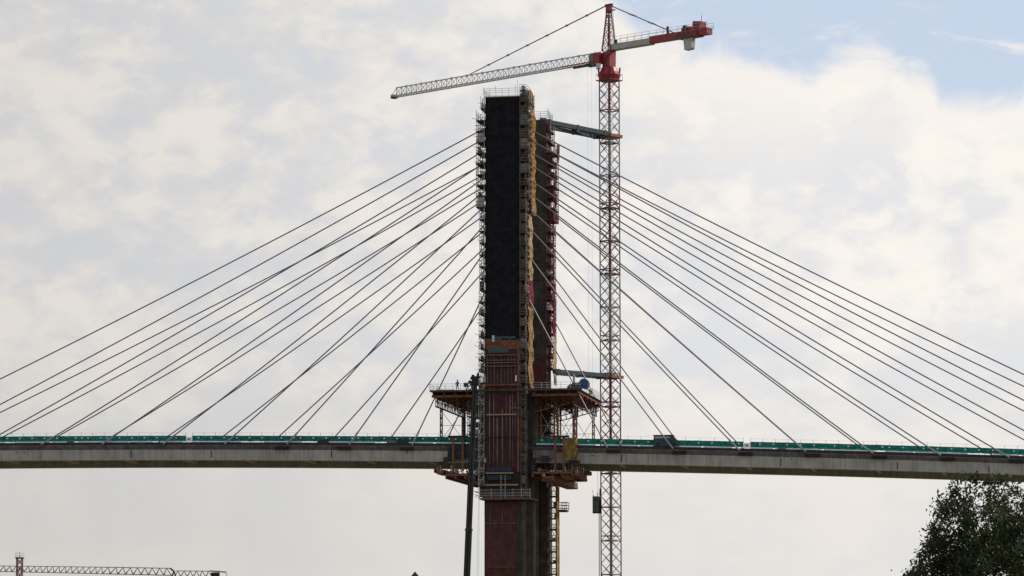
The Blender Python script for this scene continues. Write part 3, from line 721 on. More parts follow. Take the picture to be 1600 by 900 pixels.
MB(B).box(u-.35, u+.4, -13.6, -13.0, ZP+.65, ZP+1.35).build('case', M['ink'], t)
MB(B).bar((u, -13.3, ZP), (u, -13.3, ZP+.66), .1).build('stand', M['scaff'], t)
u = at_platform(736, -13.0)
t = thing('lever_hoist', B(u, -13, ZP), 'leaning dark hoist frame on the platform beside boom head', 'hoist')
b = MB(B); b.bar((u-1.0, -13, ZP), (u+.6, -13, ZP+1.9), .14); b.bar((u+.7, -13, ZP), (u+.4, -13, ZP+1.8), .14); b.box(u-.1, u+.5, -13.2, -12.8, ZP+1.0, ZP+1.6); b.build('frame', M['ink'], t)
u = at_platform(697, -13.4)
t = thing('pipe_stack', B(u, -13.4, ZP), 'low stack of thin pale pipes at left corner of platform', 'pipes')
for i in range(4): MB(B).tube((u-1.8, -13.4+i*.2, ZP+.1+.05*i), (u+1.3, -13.4+i*.2, ZP+.1+.05*i), .1, 6).build('pipe', M['pipe'], t)

# worker, one continuous skinned body
def worker(px, v):
    u = at_platform(px, v)
    J = {'hip': (0,0,.93), 'belly': (.02,0,1.12), 'chest': (.03,-.02,1.36), 'neck': (.03,-.03,1.52), 'head': (.04,-.05,1.66), 'crown': (.04,-.05,1.75),
         'shl': (-.19,0,1.43), 'ell': (-.28,-.06,1.16), 'wrl': (-.22,-.24,.98), 'hdl': (-.20,-.32,.97), 'shr': (.22,0,1.43), 'elr': (.30,-.05,1.15), 'wrr': (.30,-.26,1.05), 'hdr': (.29,-.34,1.05),
         'thl': (-.11,0,.90), 'knl': (-.15,-.05,.50), 'anl': (-.16,.02,.09), 'tol': (-.17,-.17,.05), 'thr': (.11,0,.90), 'knr': (.14,-.03,.50), 'anr': (.17,.04,.09), 'tor': (.19,-.14,.05)}
    Rr = dict(hip=.17, belly=.16, chest=.18, neck=.065, head=.10, crown=.085, shl=.085, ell=.055, wrl=.04, hdl=.045, shr=.085, elr=.055, wrr=.04, hdr=.045, thl=.10, knl=.07, anl=.05, tol=.045, thr=.10, knr=.07, anr=.05, tor=.045)
    E2 = [('hip','belly'),('belly','chest'),('chest','neck'),('neck','head'),('head','crown'),('chest','shl'),('shl','ell'),('ell','wrl'),('wrl','hdl'),('chest','shr'),('shr','elr'),('elr','wrr'),('wrr','hdr'),('hip','thl'),('thl','knl'),('knl','anl'),('anl','tol'),('hip','thr'),('thr','knr'),('knr','anr'),('anr','tor')]
    ks = list(J); me = bpy.data.meshes.new('person')
    base = Vector(B(u, v, ZP)); me.from_pydata([tuple(Vector(B(u+J[k][0], v+J[k][1], ZP+J[k][2]))-base) for k in ks], [(ks.index(a), ks.index(c)) for a, c in E2], [])
    o = bpy.data.objects.new('person', me); COL.objects.link(o); o.location = base
    md = o.modifiers.new('skin', 'SKIN')
    for i, k in enumerate(ks): me.skin_vertices[0].data[i].radius = (Rr[k], Rr[k])
    me.skin_vertices[0].data[0].use_root = True
    o.modifiers.new('sub', 'SUBSURF').levels = 1; o.modifiers['sub'].render_levels = 2; me.materials.append(M['cloth'])
    o['_base'] = tuple(base)
    tag(o, 'worker in dark clothes and helmet standing at the left platform railing', 'person')
    hb = MB(B); vs = []; n = 10
    for j, (r, z) in enumerate(((.16, 1.68), (.13, 1.71), (.125, 1.78), (.09, 1.85), (.02, 1.88))):
        vs += [(u+.04+r*math.cos(2*math.pi*i/n), v-.05+r*math.sin(2*math.pi*i/n), ZP+z) for i in range(n)]
    hb.add(vs, [(j*n+i, j*n+(i+1) % n, (j+1)*n+(i+1) % n, (j+1)*n+i) for j in range(4) for i in range(n)]+[tuple(range(4*n, 5*n))])
    hb.build('helmet', M['ink'], o)
worker(714.5, -13.2)

# dark van on the deck
def van():
    v0, v1 = -11.2, -9.4
    ua = uz(1021, v0, 690); ub = uz(1061, v0, 690); z = deck_z((ua+ub)/2)+.1; L = ub-ua; H = 1.78
    t = thing('van', B((ua+ub)/2, (v0+v1)/2, z), 'dark teal van with sloping windscreen parked at the right deck edge', 'van')
    MB(B).poly([(ua, z-.02), (ub+.05, z-.02), (ub+.05, z+.80), (ub-.55, z+1.15), (ub-.95, z+H-.09), (ua+.1, z+H-.09), (ua, z+1.2)], v0, v1).build('body', M['van'], t)
    MB(B).box(ua-.05, ub-.95, v0-.06, v1+.06, z+H-.085, z+H+.06).build('roof_rack', M['ink'], t)
    for a, c in ((.25, 1.75), (2.0, 2.75)):
        MB(B).box(ua+a, min(ua+c, ub-1.3), v0-.02, v0+.02, z+1.30, z+1.58).build('side_window', mat('van_glass', (.25,.28,.33), .1, .1, 2, spec=.8) if a < 1 else M['tube'], t)
    MB(B).add([(ub-.5, v0+.1, z+1.16), (ub-.5, v1-.1, z+1.16), (ub-.9, v1-.1, z+1.66), (ub-.9, v0+.1, z+1.66)], [(0, 1, 2, 3)]).build('windscreen', M['glass'], t)
    for x in (ua+.75, ub-.8):
        for y in (v0+.1, v1-.1):
            w = MB(B).tube((x, y-.12, z+.27), (x, y+.12, z+.27), .66, 16).build('wheel', M['ink'], t)
van()

# ---------------------------------------------------------------- tower crane
MX, MY = 17.4, 530.0
S2 = 1.24*math.sqrt(2)                 # half diagonal of the mast section
ztopm = gp(953, 122, MY).z
crane = thing('tower_crane', (MX, MY, 0), 'tall red and white tower crane with long lattice jib behind the deck', 'tower crane')
cor = [(0,-S2),(S2,0),(0,S2),(-S2,0)]
MB().box(MX-3, MX+3, MY-3, MY+3, .01, 1.0).build('base', M['concblock'], crane)
def zm(py): return gp(953, py, MY).z
z = ztopm; i = 0; seclen = 5.9; nseg = 3
while z > 1.0:
    z1 = z; z0 = max(1.0, z-seclen); py = 1020-(z0+z1)/2*8.87+18
    midz = (z0+z1)/2
    red = (zm(450) < midz < zm(255)) or (zm(765) < midz < zm(603)) or i == 0
    cm = M['redd'] if red else M['cgrey']
    b = MB(); h = (z1-z0)/nseg
    for cx, cy in cor: b.bar((MX+cx, MY+cy, z0), (MX+cx, MY+cy, z1), .21)
    for k in range(nseg):
        for q in range(4):
            a, c = cor[q], cor[(q+1) % 4]
            b.bar((MX+a[0], MY+a[1], z0+k*h), (MX+c[0], MY+c[1], z0+(k+1)*h), .085)
            b.bar((MX+a[0], MY+a[1], z0+(k+1)*h), (MX+c[0], MY+c[1], z0+k*h), .085)
    for q in range(4):
        a, c = cor[q], cor[(q+1) % 4]
        b.bar((MX+a[0], MY+a[1], z0), (MX+c[0], MY+c[1], z0), .2)
        if i % 2: b.bar((MX+a[0], MY+a[1], z0+.85), (MX+c[0], MY+c[1], z0+.85), .16)
    o = b.build('mast_section', cm, crane)
    lb = MB()
    for x in (-.2, .2): lb.bar((MX+x, MY-.3, z0), (MX+x, MY-.3, z1), .07)
    for k in range(int((z1-z0)/.4)): lb.bar((MX-.2, MY-.3, z0+k*.4), (MX+.2, MY-.3, z0+k*.4), .04)
    if i % 2: lb.box(MX-1.0, MX+1.0, MY-1.0, MY+1.0, z0+.1, z0+.18)
    lb.build('ladder', M['cgrey'], o)
    z = z0; i += 1
# collars and ties
def collar(py, label_):
    zc = zm(py); t = thing('mast_collar', (MX, MY, zc), label_, 'collar', 'rusty collars round the crane mast'); r = S2+.45
    cs = [(0,-r),(r,0),(0,r),(-r,0)]
    for q in range(4):
        a, c = cs[q], cs[(q+1) % 4]; MB().bar((MX+a[0], MY+a[1], zc), (MX+c[0], MY+c[1], zc), .42, .5).build('frame_beam', M['collar'], t)
    return zc
zc1 = collar(213.5, 'upper rusty collar round the crane mast level with the tower top'); zc2 = collar(589.5, 'lower rusty collar round the crane mast just above the platform')
def tie(p, q, label_, w=.55):
    t = thing('tie_strut', p, label_, 'strut', 'grey struts tying crane mast to tower leg'); p, q = Vector(p), Vector(q)
    MB().bar(p, q, w, w*.9).build('beam', M['tie'], t)
    d = (q-p).normalized(); b = MB()
    for s in (.05, .5, .93): c = p.lerp(q, s); b.bar(c-d*.25, c+d*.25, w+.16, w*.9+.16)
    b.build('flange', M['ink'], t)
def far_pt(px, py, v): u, z = bp(px, py, v); return B(u, v, z)
tie(far_pt(851, 190, 8.6), (MX-.4, MY-S2-.3, zc1+.15), 'near upper grey strut from far leg top to the crane mast', .85)
tie(far_pt(845, 186, 12.4), (MX-.6, MY+.9, zc1+.1), 'thin rear upper grey strut from far leg top to crane mast', .5)
tie(far_pt(858, 199, 9.4), (MX-1.9, MY+.2, zc1-.12), 'lower of the upper grey struts, ending left of the mast collar', .65)
tie(far_pt(866, 580, 9.0), (MX-.4, MY-S2-.2, zc2+.1), 'near lower grey strut from far leg to crane mast above platform', .75)
tie(far_pt(866, 584, 12.5), (MX-1.6, MY+.5, zc2-.05), 'rear lower grey strut from far leg to crane mast above platform', .45)
# slewing part
def cp(px, py): p = gp(px, py, MY); return p.x-MX, p.z
ang = math.atan2(.67, -.74)            # the jib's compass angle: away and to the left
jd = Vector((math.cos(ang), math.sin(ang), 0)); jn = Vector((-jd.y, jd.x, 0))
def JF(a, s, z): p = Vector((MX, MY, z))+jd*a+jn*s; return (p.x, p.y, p.z)
z95, z120, z78, z105 = zm(95), zm(121), zm(78), zm(106)
b = MB(); b.add([(x, y, z) for z, r in ((zm(126), 1.7), (zm(118), 2.1), (zm(113), 1.7), (zm(106), 1.35)) for x, y in [(MX+r*math.cos(k*math.pi/6), MY+r*math.sin(k*math.pi/6)) for k in range(12)]],
      [(j*12+k, j*12+(k+1) % 12, (j+1)*12+(k+1) % 12, (j+1)*12+k) for j in range(3) for k in range(12)]+[tuple(range(12))[::-1], tuple(range(36, 48))]); b.build('slewing_ring', M['red'], crane)
b = MB()
for q in range(4):
    a, c = cor[q], cor[(q+1) % 4]
    b.bar((MX+a[0]*1.35, MY+a[1]*1.35, zm(126)), (MX+c[0]*1.35, MY+c[1]*1.35, zm(126)), .12); b.bar((MX+a[0]*1.35, MY+a[1]*1.35, zm(126)+1.1), (MX+c[0]*1.35, MY+c[1]*1.35, zm(126)+1.1), .05)
    b.bar((MX+a[0]*1.35, MY+a[1]*1.35, zm(126)), (MX+a[0]*1.35, MY+a[1]*1.35, zm(126)+1.1), .05); b.bar((MX+a[0], MY+a[1], zm(122)), (MX+a[0]*1.1, MY+a[1]*1.1, zm(106)), .3)
b.build('access_gallery', M['redd'], crane)
MB(JF).poly([(-.8, zm(107)), (.8, zm(107)), (.88, zm(82)), (-.88, zm(80))], -.85, .85).build('turntable', M['red'], crane)
b = MB(JF)
for s in (-.9, .9): b.bar((-.85, s, zm(98)), (.85, s, zm(90)), .1); b.bar((.85, s, zm(104)), (-.85, s, zm(84)), .1)
b.build('turntable_brace', M['redd'], crane)
cb = MB(JF).poly([(.9, zm(99)), (3.0, zm(99)), (3.25, zm(94)), (3.0, zm(83)), (.9, zm(83))], .25, 1.75).build('cab', M['red'], crane)
MB(JF).box(2.2, 3.3, .2, 1.8, zm(95), zm(85)).build('cab_window', M['glass'], cb)
MB().box(MX-2.35, MX-1.55, MY-1.2, MY-.4, zm(109), zm(101)).build('cabinet', M['galv'], crane)
# head
zh_ = zm(8.5); b = MB(JF)
for a0, s0 in ((-.95,-.85),(.95,-.85),(.95,.85),(-.95,.85)):
    b.bar((a0, s0, zm(80)), (a0*.16, s0*.25, zh_), .2)
for k in range(6):
    s = k/6; e = (k+1)/6
    def hp(i, s): a0, s0 = ((-.95,-.85),(.95,-.85),(.95,.85),(-.95,.85))[i % 4]; return (a0*(1-.84*s), s0*(1-.75*s), zm(80)+(zh_-zm(80))*s)
    for i in range(4):
        b.bar(hp(i, s), hp(i+1, e), .09); b.bar(hp(i, s), hp(i+1, s), .08)
hd = b.build('tower_head', M['redd'], crane)
MB(JF).box(-.45, .45, -.4, .4, zh_-1.3, zh_-.25).build('head_plate', M['red'], hd)
MB(JF).box(-.8, .8, -.22, .22, zh_-.2, zh_+.25).build('sheave_block', M['ink'], hd)
b = MB(JF)
for s in (-.35, .05): b.bar((-1.35, s, zm(80)), (-.55, s, zm(14)), .05)
for k in range(22):
    q = k/22; b.bar((-1.35+.8*q, -.35, zm(80)+(zm(14)-zm(80))*q), (-1.35+.8*q, .05, zm(80)+(zm(14)-zm(80))*q), .04)
b.box(-1.3, -.5, -.4, .3, zm(17), zm(17)+.1); b.build('head_ladder', M['cgrey'], hd)
# jib: triangular section, top chord single
tip = gp(614, 151, 566); Lj = (Vector((tip.x-MX, tip.y-MY, 0))).length; zj0 = zm(93.5); zj1 = tip.z
def jz(a): return zj0+(zj1-zj0)*a/Lj
jb = MB(JF); jr = MB(JF); n = 40; hj = 1.65; a0 = 1.3
for k in range(n):
    a, c = a0+(Lj-a0)*k/n, a0+(Lj-a0)*(k+1)/n; mid = (a+c)/2
    tgt = jr if a < 9.2 else jb
    for s in (-.75, .75):
        tgt.bar((a, s, jz(a)), (c, s, jz(c)), .17)
        jb.bar((a, s, jz(a)), (mid, 0, jz(mid)+hj), .10); jb.bar((mid, 0, jz(mid)+hj), (c, s, jz(c)), .10)
    jb.bar((a, -.75, jz(a)), (a, .75, jz(a)), .09); jb.bar((a, -.75, jz(a)), (c, .75, jz(c)), .07)
    if k < n-1: jb.bar((mid, 0, jz(mid)+hj), (mid+(c-a), 0, jz(mid+c-a)+hj), .19)
    if k % 3 == 1: jb.box(mid-.2, mid+.2, -.14, .14, jz(mid)+hj-.15, jz(mid)+hj+.18)
J = jb.build('jib', M['cwhite'], crane); jr.build('jib_root_chord', M['red'], J)
MB(JF).box(Lj-.5, Lj+.4, -.5, .5, jz(Lj)-.35, jz(Lj)+.35).build('tip_sheave', M['ink'], J)
MB(JF).box(a0, 9.2, -.95, -.7, jz(5)-.35, jz(5)+.1).build('jib_walkway', M['redd'], J)
# counter-jib
cj = gp(1112, 47, 512); Lc = Vector((cj.x-MX, cj.y-MY, 0)).length*.93; zc0 = zm(77); zcl = cj.z
def KF(a, s, h): f = a/Lc; p = Vector((MX, MY, zc0+(zcl-zc0)*f+h))-jd*a+jn*s; return (p.x, p.y, p.z)
MB(KF).box(1.0, 10.0, -.75, .75, -.35, .7).build('counter_jib', M['cdeck'], crane)
cj2 = MB(KF).box(10.0, Lc-.2, -.8, .8, -.15, .95).build('counter_jib', M['red'], crane)
MB(KF).box(Lc-7.0, Lc-2.2, -.95, .95, -.3, .6).build('ballast_frame', M['redd'], crane)
MB(KF).box(Lc-6.1, Lc-2.2, -.55, .55, 1.0, 1.6).build('winch_bed', M['red'], crane)
MB(KF).poly([(Lc-3.6, .95), (Lc-1.6, .95), (Lc-1.5, 2.2), (Lc-3.4, 2.45)], -.7, .7).build('machine_house', M['red'], crane)
MB(KF).tube((Lc-5.2, -.8, 1.5), (Lc-5.2, .8, 1.5), .9, 12).build('winch_drum', M['ink'], crane)
MB(KF).poly([(Lc-5.5, -2.4), (Lc-4.1, -2.4), (Lc-3.9, -2.1), (Lc-3.8, -.32), (Lc-5.7, -.32)], -.5, .5).build('counterweight', M['concblock'], crane)
MB(KF).bar((Lc-4.8, 0, -.3), (Lc-4.8, 0, -2.6), .1).build('weight_pin', M['ink'], crane)
for s in (-.85, .85):
    b = MB(KF)
    for h in (1.35, 1.9): b.bar((1.8, s, h-.3*(1-1)), (Lc, s, h), .045)
    b.build('hand_rail', M['galv'], crane)
    for k in range(14):
        a = 1.8+(Lc-1.8)*k/13; MB(KF).bar((a, s, .7), (a, s, 1.92), .05).build('rail_post', M['galv'], crane)
MB(KF).box(2.0, 2.5, .6, .9, .7, 1.35).build('control_box', M['ink'], crane)
MB(KF).box(14.0, 14.35, .6, .9, .95, 2.2).build('control_box', M['ink'], crane)
MB(KF).bar((Lc-2.0, 0, 2.4), (Lc-2.0, 0, 3.4), .07).build('aerial', M['ink'], crane)
b = MB(KF); b.bar((Lc-.2, 0, .2), (Lc+.6, 0, .9), .06); b.bar((Lc, -.8, .9), (Lc, .8, .9), .05); b.bar((Lc+.5, -.5, 1.2), (Lc+.5, .5, 1.2), .05); b.build('end_rail', M['galv'], crane)
# pendants
aj = (Vector(gp(735, 108, 553.0))-Vector((MX, MY, 0))); aj.z = 0; pa = aj.length; pz = jz(pa)+hj
for s in (-.12, .12):
    b = MB(JF); P0 = Vector((.4, s, zh_+.1)); P1 = Vector((pa, s*.5, pz+.15)); b.bar(P0, P1, .10)
    for k in range(1, 7):
        c = P0.lerp(P1, k/7); d = (P1-P0).normalized(); b.bar(c-d*.22, c+d*.22, .24)
    b.build('pendant', M['cgrey'], crane)
    b = MB(KF); P0 = Vector((.4, s*4, zh_-zc0-.1)); P1 = Vector((15.4, s*4, .9)); b.bar(P0, P1, .10)
    for k in (.32, .36, .62, .66): c = P0.lerp(P1, k); d = (P1-P0).normalized(); b.bar(c-d*.2, c+d*.2, .22)
    b.build('pendant', M['cgrey'], crane)
MB(JF).box(3.6, 5.0, -.7, .7, jz(4)-.65, jz(4)-.2).build('trolley', M['ink'], crane)
p = JF(4.6, 0, jz(4)-.6)
b = MB(); [b.bar((p[0]+x, p[1], p[2]), (p[0]+x, p[1], 48.5), .022) for x in (-.35, .35)]; b.build('hoist_rope', M['cgrey'], crane)
MB().poly([(p[0]-.4, 48.5), (p[0]+.4, 48.5), (p[0]+.25, 47.6), (p[0]-.25, 47.6)], p[1]-.2, p[1]+.2).build('hook_block', M['ink'], crane)
# lift cage on the mast
c0, c1 = gp(926, 802, MY-1.2), gp(940, 776, MY-1.2)
lc = thing('lift_cage', (c0.x, MY-1.2, c0.z), 'grey mesh lift cage hanging on the left side of crane mast below deck', 'lift')
MB().box(c0.x, c1.x, MY-1.9, MY-.3, c0.z, c0.z+.2).build('floor', M['ink'], lc)
mg = mat('cage_grey', (.10,.105,.10), .6, .4, 3)
MB().box(c0.x+.06, c1.x-.5, MY-1.85, MY-1.78, c0.z+.2, c1.z).build('side_panel', mg, lc)
MB().box(c1.x-.48, c1.x-.02, MY-1.86, MY-1.8, c0.z+.2, c1.z-.6).build('door', M['ink'], lc)
MB().box(c0.x, c1.x, MY-.42, MY-.35, c0.z+.2, c1.z).build('side_panel', mg, lc)
MB().box(c0.x, c0.x+.05, MY-1.77, MY-.45, c0.z+.2, c1.z-.1).build('side_panel', mg, lc)
b = MB()
for x in (c0.x+.05, c0.x+.8, c1.x-.1):
    b.bar((x, MY-1.82, c0.z), (x, MY-1.82, c1.z+.25), .08); b.bar((x, MY-.4, c0.z), (x, MY-.4, c1.z+.25), .08)
b.bar((c0.x, MY-1.82, c1.z), (c1.x, MY-1.82, c1.z), .07); b.build('frame', M['cgrey'], lc)
b = MB(); b.bar((c0.x+.2, MY-1.8, c1.z), (c0.x-.05, MY-1.8, c1.z+1.1), .06); b.bar((c0.x+.75, MY-1.8, c1.z), (c0.x+.85, MY-1.8, c1.z+.8), .06); b.bar((c1.x-.3, MY-1.4, c1.z), (c1.x-.3, MY-1.4, c1.z+1.4), .16); b.bar((c1.x-.7, MY-1.4, c1.z+.3), (c1.x+.1, MY-1.4, c1.z+.9), .08); b.build('drive', M['ink'], lc)
MB().bar((MX-S2-.35, MY-.9, 1), (MX-S2-.35, MY-.9, c0.z+1), .14).build('guide_rail', M['cgrey'], crane)
MB().bar((gp(934, 740, MY-1).x, MY-1, c1.z), (gp(934, 740, MY-1).x, MY-1, 38), .05).build('hoist_cable', M['cgrey'], lc)

# ---------------------------------------------------------------- telescopic boom in front of the tower
BV = -30.0
ut, ztp = bp(742.5, 588, BV); ub_, zb_ = bp(729.5, 900, BV)
du = (ub_-ut)/(ztp-zb_)
ug = ut+du*ztp
def bpos(z): return Vector((ut+du*(ztp-z), BV, z))
bm = thing('mobile_crane_boom', B(ug, BV, 0), 'black telescopic crane boom rising in front of deck just left of the tower', 'crane boom')
segs = [(1.5, bp(729, 826, BV)[1], 1.02), (bp(729, 826, BV)[1], bp(733, 745, BV)[1], .92), (bp(733, 745, BV)[1], bp(738, 650, BV)[1], .82), (bp(738, 650, BV)[1], ztp, .72)]
for i, (a, c, w) in enumerate(segs):
    o = MB(B).bar(bpos(a), bpos(c), w, w, 8).build('boom_section', M['boom'], bm)
    MB(B).bar(bpos(c-.35), bpos(c), w+.16, w+.16, 8).build('section_collar', M['ink'], o)
    MB(B).bar(bpos(a)+Vector((-.12*w, -w*.52, 0)), bpos(c)+Vector((-.12*w, -w*.52, 0)), .13, .05).build('side_guide', M['boomh'], o)
tp = bpos(ztp)
b = MB(B); b.box(tp.x-.5, tp.x+.55, BV-.4, BV+.4, ztp-1.4, ztp-.2); b.bar((tp.x-.35, BV, ztp-.3), (tp.x-.35, BV, ztp+.25), .4); b.bar((tp.x+.45, BV, ztp-.3), (tp.x+.45, BV, ztp+.45), .35)
b.build('boom_head', M['boom'], bm)
b = MB(B)
for x, z in ((-.5, -.3), (.5, -.1), (-.85, -.9), (-.9, -2.3)): b.tube((tp.x+x, BV-.2, ztp+z), (tp.x+x, BV+.2, ztp+z), .55, 12)
b.build('sheave', M['ink'], bm)
b = MB(B); b.bar((tp.x-.9, BV, ztp-.9), (tp.x-.2, BV, ztp-2.8), .14); b.bar((tp.x-1.3, BV, ztp-2.4), (tp.x+1.5, BV, ztp-2.3), .16); b.bar((tp.x+.1, BV, ztp-1.8), (tp.x+1.5, BV, ztp-3.3), .12); b.bar((tp.x+1.5, BV, ztp-2.3), (tp.x+1.5, BV, ztp-3.4), .1)
b.build('rooster_sheave_arm', M['ink'], bm)
for x in (bp(742, 850, BV)[0], bp(745.5, 850, BV)[0]):
    MB(B).bar((x, BV+.2, 1.5), (tp.x+.9, BV+.2, ztp-2.3), .03).build('hoist_rope', M['cgrey'], bm)
# its carrier, below the frame
b = MB(B); b.box(ug-1.3, ug+1.3, BV-1.3, BV+1.3, 1.0, 2.6); b.box(ug-5, ug+6, BV-1.4, BV+1.4, .6, 1.3); b.build('carrier', M['orange'], bm)
for x in (-4, -2.4, 1.5, 3.1, 4.7):
    for y in (-1.3, 1.3): MB(B).tube((ug+x, BV+y-.2, .55), (ug+x, BV+y+.2, .55), 1.1, 14).build('wheel', M['ink'], bm)

# ---------------------------------------------------------------- distant cranes, lower left
DY = 650.0
def dpt(px, py): p = gp(px, py, DY); return p.x, p.z
dc = thing('distant_crane', (dpt(270, 900)[0], DY, 0), 'distant grey flat-top crane with long level lattice jib at lower left', 'tower crane', 'distant cranes at lower left')
def truss(b, pts_top, pts_bot, y, n, dep=1.1, w=.13):
    (tx0, tz0), (tx1, tz1) = pts_top; (bx0, bz0), (bx1, bz1) = pts_bot
    b.bar((tx0, y, tz0), (tx1, y, tz1), w*1.15)
    for s in (-dep/2, dep/2): b.bar((bx0, y+s, bz0), (bx1, y+s, bz1), w*1.1)
    for k in range(n):
        f0_, f1_, fm = k/n, (k+1)/n, (k+.5)/n
        tm = (tx0+(tx1-tx0)*fm, tz0+(tz1-tz0)*fm)
        for s in (-dep/2, dep/2):
            b.bar((bx0+(bx1-bx0)*f0_, y+s, bz0+(bz1-bz0)*f0_), (tm[0], y, tm[1]), w*.7); b.bar((tm[0], y, tm[1]), (bx0+(bx1-bx0)*f1_, y+s, bz0+(bz1-bz0)*f1_), w*.7)
        if k % 4 == 2: b.box(tm[0]-.15, tm[0]+.15, y-.12, y+.12, tm[1]-.16, tm[1]+.1)
b = MB(); truss(b, (dpt(-180, 882), dpt(164, 886.3)), (dpt(-180, 889), dpt(160, 896.5)), DY, 36); b.build('jib_section', M['cgrey'], dc)
b = MB(); truss(b, (dpt(164, 886.3), dpt(266, 888)), (dpt(160, 896.5), dpt(268, 899)), DY, 9, 1.3, .15); b.build('jib_section', M['cgrey'], dc)
b = MB(); truss(b, (dpt(274, 892), dpt(330, 892.5)), (dpt(272, 901), dpt(332, 902)), DY, 6, 1.3, .14); b.build('counter_jib', M['cgrey'], dc)
b = MB(); x0_, z0_ = dpt(266, 888); x1_, z1_ = dpt(272, 893); b.bar((x0_, DY, z0_), (x1_, DY, z1_), .35); x2_, z2_ = dpt(268, 902); b.bar((x1_, DY, z1_), (x2_, DY, z2_), .3); b.bar((x1_, DY, z1_), (x2_+1, DY, z2_), .25); b.build('slewing_head', M['ink'], dc)
x0_, z0_ = dpt(330, 898); x1_, z1_ = dpt(343, 893); MB().box(x0_, x1_, DY-.8, DY+.8, z0_-1.5, z1_-.2).build('counterweight', M['ink'], dc)
x1_, z1_ = dpt(353, 894); b = MB(); b.bar((dpt(328, 892)[0], DY, dpt(328, 892)[1]), (x1_, DY, z1_), .25); b.bar((x1_, DY, z1_), (x1_+.3, DY, z1_-1), .12); b.build('end_beam', M['ink'], dc)
def lat_mast(b, x, y, z0, z1, w, n, bw=.1):
    cs = [(-w,-w),(w,-w),(w,w),(-w,w)]; h = (z1-z0)/n
    for c in cs: b.bar((x+c[0], y+c[1], z0), (x+c[0], y+c[1], z1), bw*1.8)
    for k in range(n):
        for q in range(4):
            a, c = cs[q], cs[(q+1) % 4]
            b.bar((x+a[0], y+a[1], z0+k*h), (x+c[0], y+c[1], z0+(k+1)*h), bw); b.bar((x+a[0], y+a[1], z0+(k+1)*h), (x+c[0], y+c[1], z0+k*h), bw)
b = MB(); lat_mast(b, dpt(270, 900)[0], DY, 0, dpt(270, 903)[1], .8, 12); b.build('mast', M['cgrey'], dc)
DY2 = 640.0; px_, pz_ = gp(31, 864.5, DY2).x, gp(31, 873, DY2).z
dm = thing('distant_crane_mast', (px_, DY2, 0), 'distant reddish lattice mast with white-railed top at far lower left', 'crane mast', 'distant cranes at lower left')
b = MB(); lat_mast(b, px_, DY2, 0, pz_, .55, 16, .12); b.build('mast', mat('faded_red_paint', (.20,.10,.10), .6, .2, 2), dm)
MB().box(px_-.8, px_+.8, DY2-.8, DY2+.8, pz_, pz_+.3).build('top_platform', M['ink'], dm)
b = MB()
for a, c, d, e in ((-.8,-.8,.8,-.8), (.8,-.8,.8,.8), (.8,.8,-.8,.8), (-.8,.8,-.8,-.8)):
    for h in (.6, 1.2): b.bar((px_+a, DY2+c, pz_+h), (px_+d, DY2+e, pz_+h), .07)
    b.bar((px_+a, DY2+c, pz_), (px_+a, DY2+c, pz_+1.25), .08)
b.bar((px_, DY2, pz_), (px_, DY2, pz_+1.5), .2); b.build('railing', M['white'], dm)

# black pointed post tip at the bottom edge
PYD = 60.0; ap = gp(648.5, 892.8, PYD)
pt = thing('pointed_post', (ap.x, PYD, 0), 'black pointed post tip poking up at bottom edge left of the tower', 'post')
MB().box(ap.x-.06, ap.x+.06, PYD-.06, PYD+.06, 0, ap.z-.16).build('shaft', M['ink'], pt)
MB().add([(ap.x-.13, PYD-.13, ap.z-.16), (ap.x+.13, PYD-.13, ap.z-.16), (ap.x+.13, PYD+.13, ap.z-.16), (ap.x-.13, PYD+.13, ap.z-.16), (ap.x, PYD, ap.z)], [(3,2,1,0), (0,1,4), (1,2,4), (2,3,4), (3,0,4)]).build('cap', M['ink'], pt)

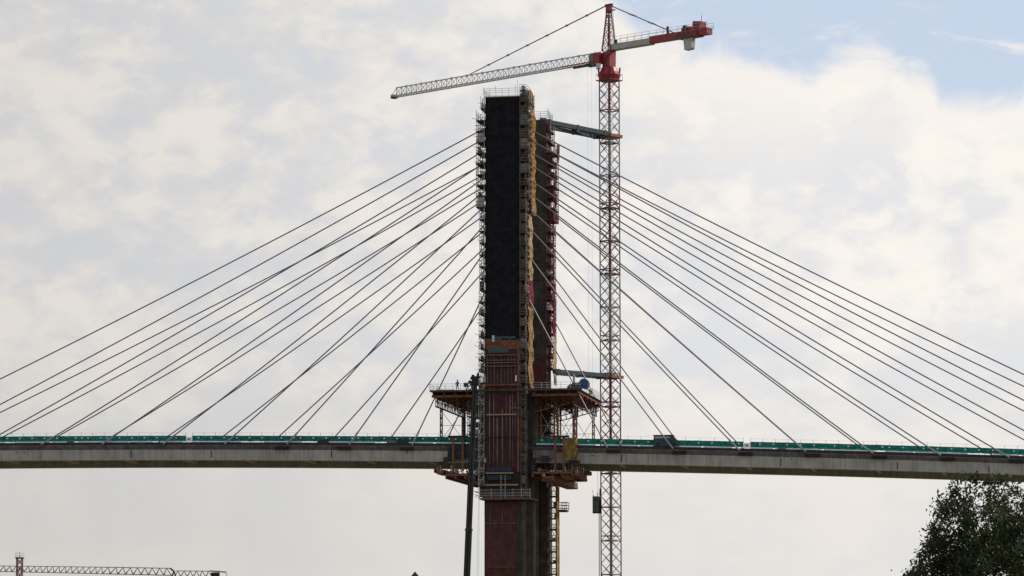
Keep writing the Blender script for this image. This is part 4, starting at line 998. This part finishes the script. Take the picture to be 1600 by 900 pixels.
# ---------------------------------------------------------------- trees, lower right
def tree(cx, cy, zc, rx, rz, ztop, label, seed, nclump=640, per=66):
    r = np.random.default_rng(seed); t = thing('leafy_tree', (cx, cy, 0), label, 'tree', 'trees at lower right')
    # limbs
    b = MB(); ends = []
    def limb(p, q, d0, d1, n=5):
        p, q = Vector(p), Vector(q); prev = p
        off = Vector(r.normal(0, .06*(q-p).length, 3))
        for i in range(1, n+1):
            s = i/n; c = p.lerp(q, s)+off*math.sin(math.pi*s); b.bar(prev, c, d0+(d1-d0)*s, None, 7); prev = c
    trunk_top = Vector((cx+.05, cy, zc-rz*.35)); limb((cx, cy, 0), trunk_top, .34, .22, 8)
    for i in range(13):
        a = r.uniform(0, 6.28); e = r.uniform(.35, 1.45); L = r.uniform(.65, .92)
        q = Vector((cx+math.cos(a)*math.cos(e)*rx*L, cy+math.sin(a)*math.cos(e)*rx*L, zc+math.sin(e)*rz*L)); s0 = trunk_top.lerp(Vector((cx, cy, zc-rz*.75)), r.uniform(0, .8))
        limb(s0, q, .11, .03); ends.append(q)
        for j in range(5):
            f = r.uniform(.35, .95); w = s0.lerp(q, f); q2 = w+Vector(r.normal(0, .42, 3)); limb(w, q2, .035, .012, 3)
    b.build('trunk', M['bark'], t)
    # leaf clumps through the crown's volume
    d = r.normal(0, 1, (nclump*2, 3)); d /= np.linalg.norm(d, axis=1)[:, None]; rad = r.uniform(.12, 1, (len(d), 1))**.42
    C = d*rad; keep = C[:, 2] > -.75; C = C[keep][:nclump]
    lob = 1+.06*np.sin(np.arctan2(C[:,1], C[:,0])*5+seed)+.05*np.sin(C[:,2]*9+seed*2)
    C = C*lob[:, None]; C[:, 0] = C[:, 0]*rx*(1+.07*np.clip(C[:,2], 0, 1))+cx; C[:, 1] = C[:, 1]*rx+cy; C[:, 2] = C[:, 2]*rz+zc
    n = len(C); P = np.repeat(C, per, 0)+r.normal(0, 1, (n*per, 3))*np.repeat(r.uniform(.08, .19, (n, 1)), per, 0)
    N_ = len(P); A = r.normal(0, 1, (N_, 3)); A[:, 2] -= .4; A /= np.linalg.norm(A, axis=1)[:, None]; Q = r.normal(0, 1, (N_, 3)); Bv = np.cross(A, Q); Bv /= np.linalg.norm(Bv, axis=1)[:, None]
    Ln = r.uniform(.045, .085, (N_, 1)); Wd = Ln*.42; Nn = np.cross(A, Bv)*Ln*.18
    V = np.stack([P-A*Ln, P+Bv*Wd+Nn, P+A*Ln, P-Bv*Wd+Nn], 1).reshape(-1, 3)-np.array([cx, cy, 0])
    me = bpy.data.meshes.new('crown'); me.from_pydata(V.tolist(), [], np.arange(N_*4).reshape(-1, 4).tolist()); me.materials.append(M['tree_leaf']); me.update()
    o = bpy.data.objects.new('crown', me); COL.objects.link(o); o.parent = t
TY = 80.0
c = gp(1553, 900, TY); tz = gp(1548, 741, TY).z
tree(c.x, TY, 3.3, 2.2, (tz-3.3)*.95, tz, 'dense dark leafy tree rising at the lower right corner', 3)
c = gp(1672, 900, TY+6)
tree(c.x, TY+6, 3.4, 2.3, gp(1600, 757, TY+6).z-3.3, 6, 'second leafy tree cut off by right edge behind the dense one', 11, 470, 60)
for o in bpy.data.objects:
    if '_base' in o: del o['_base']
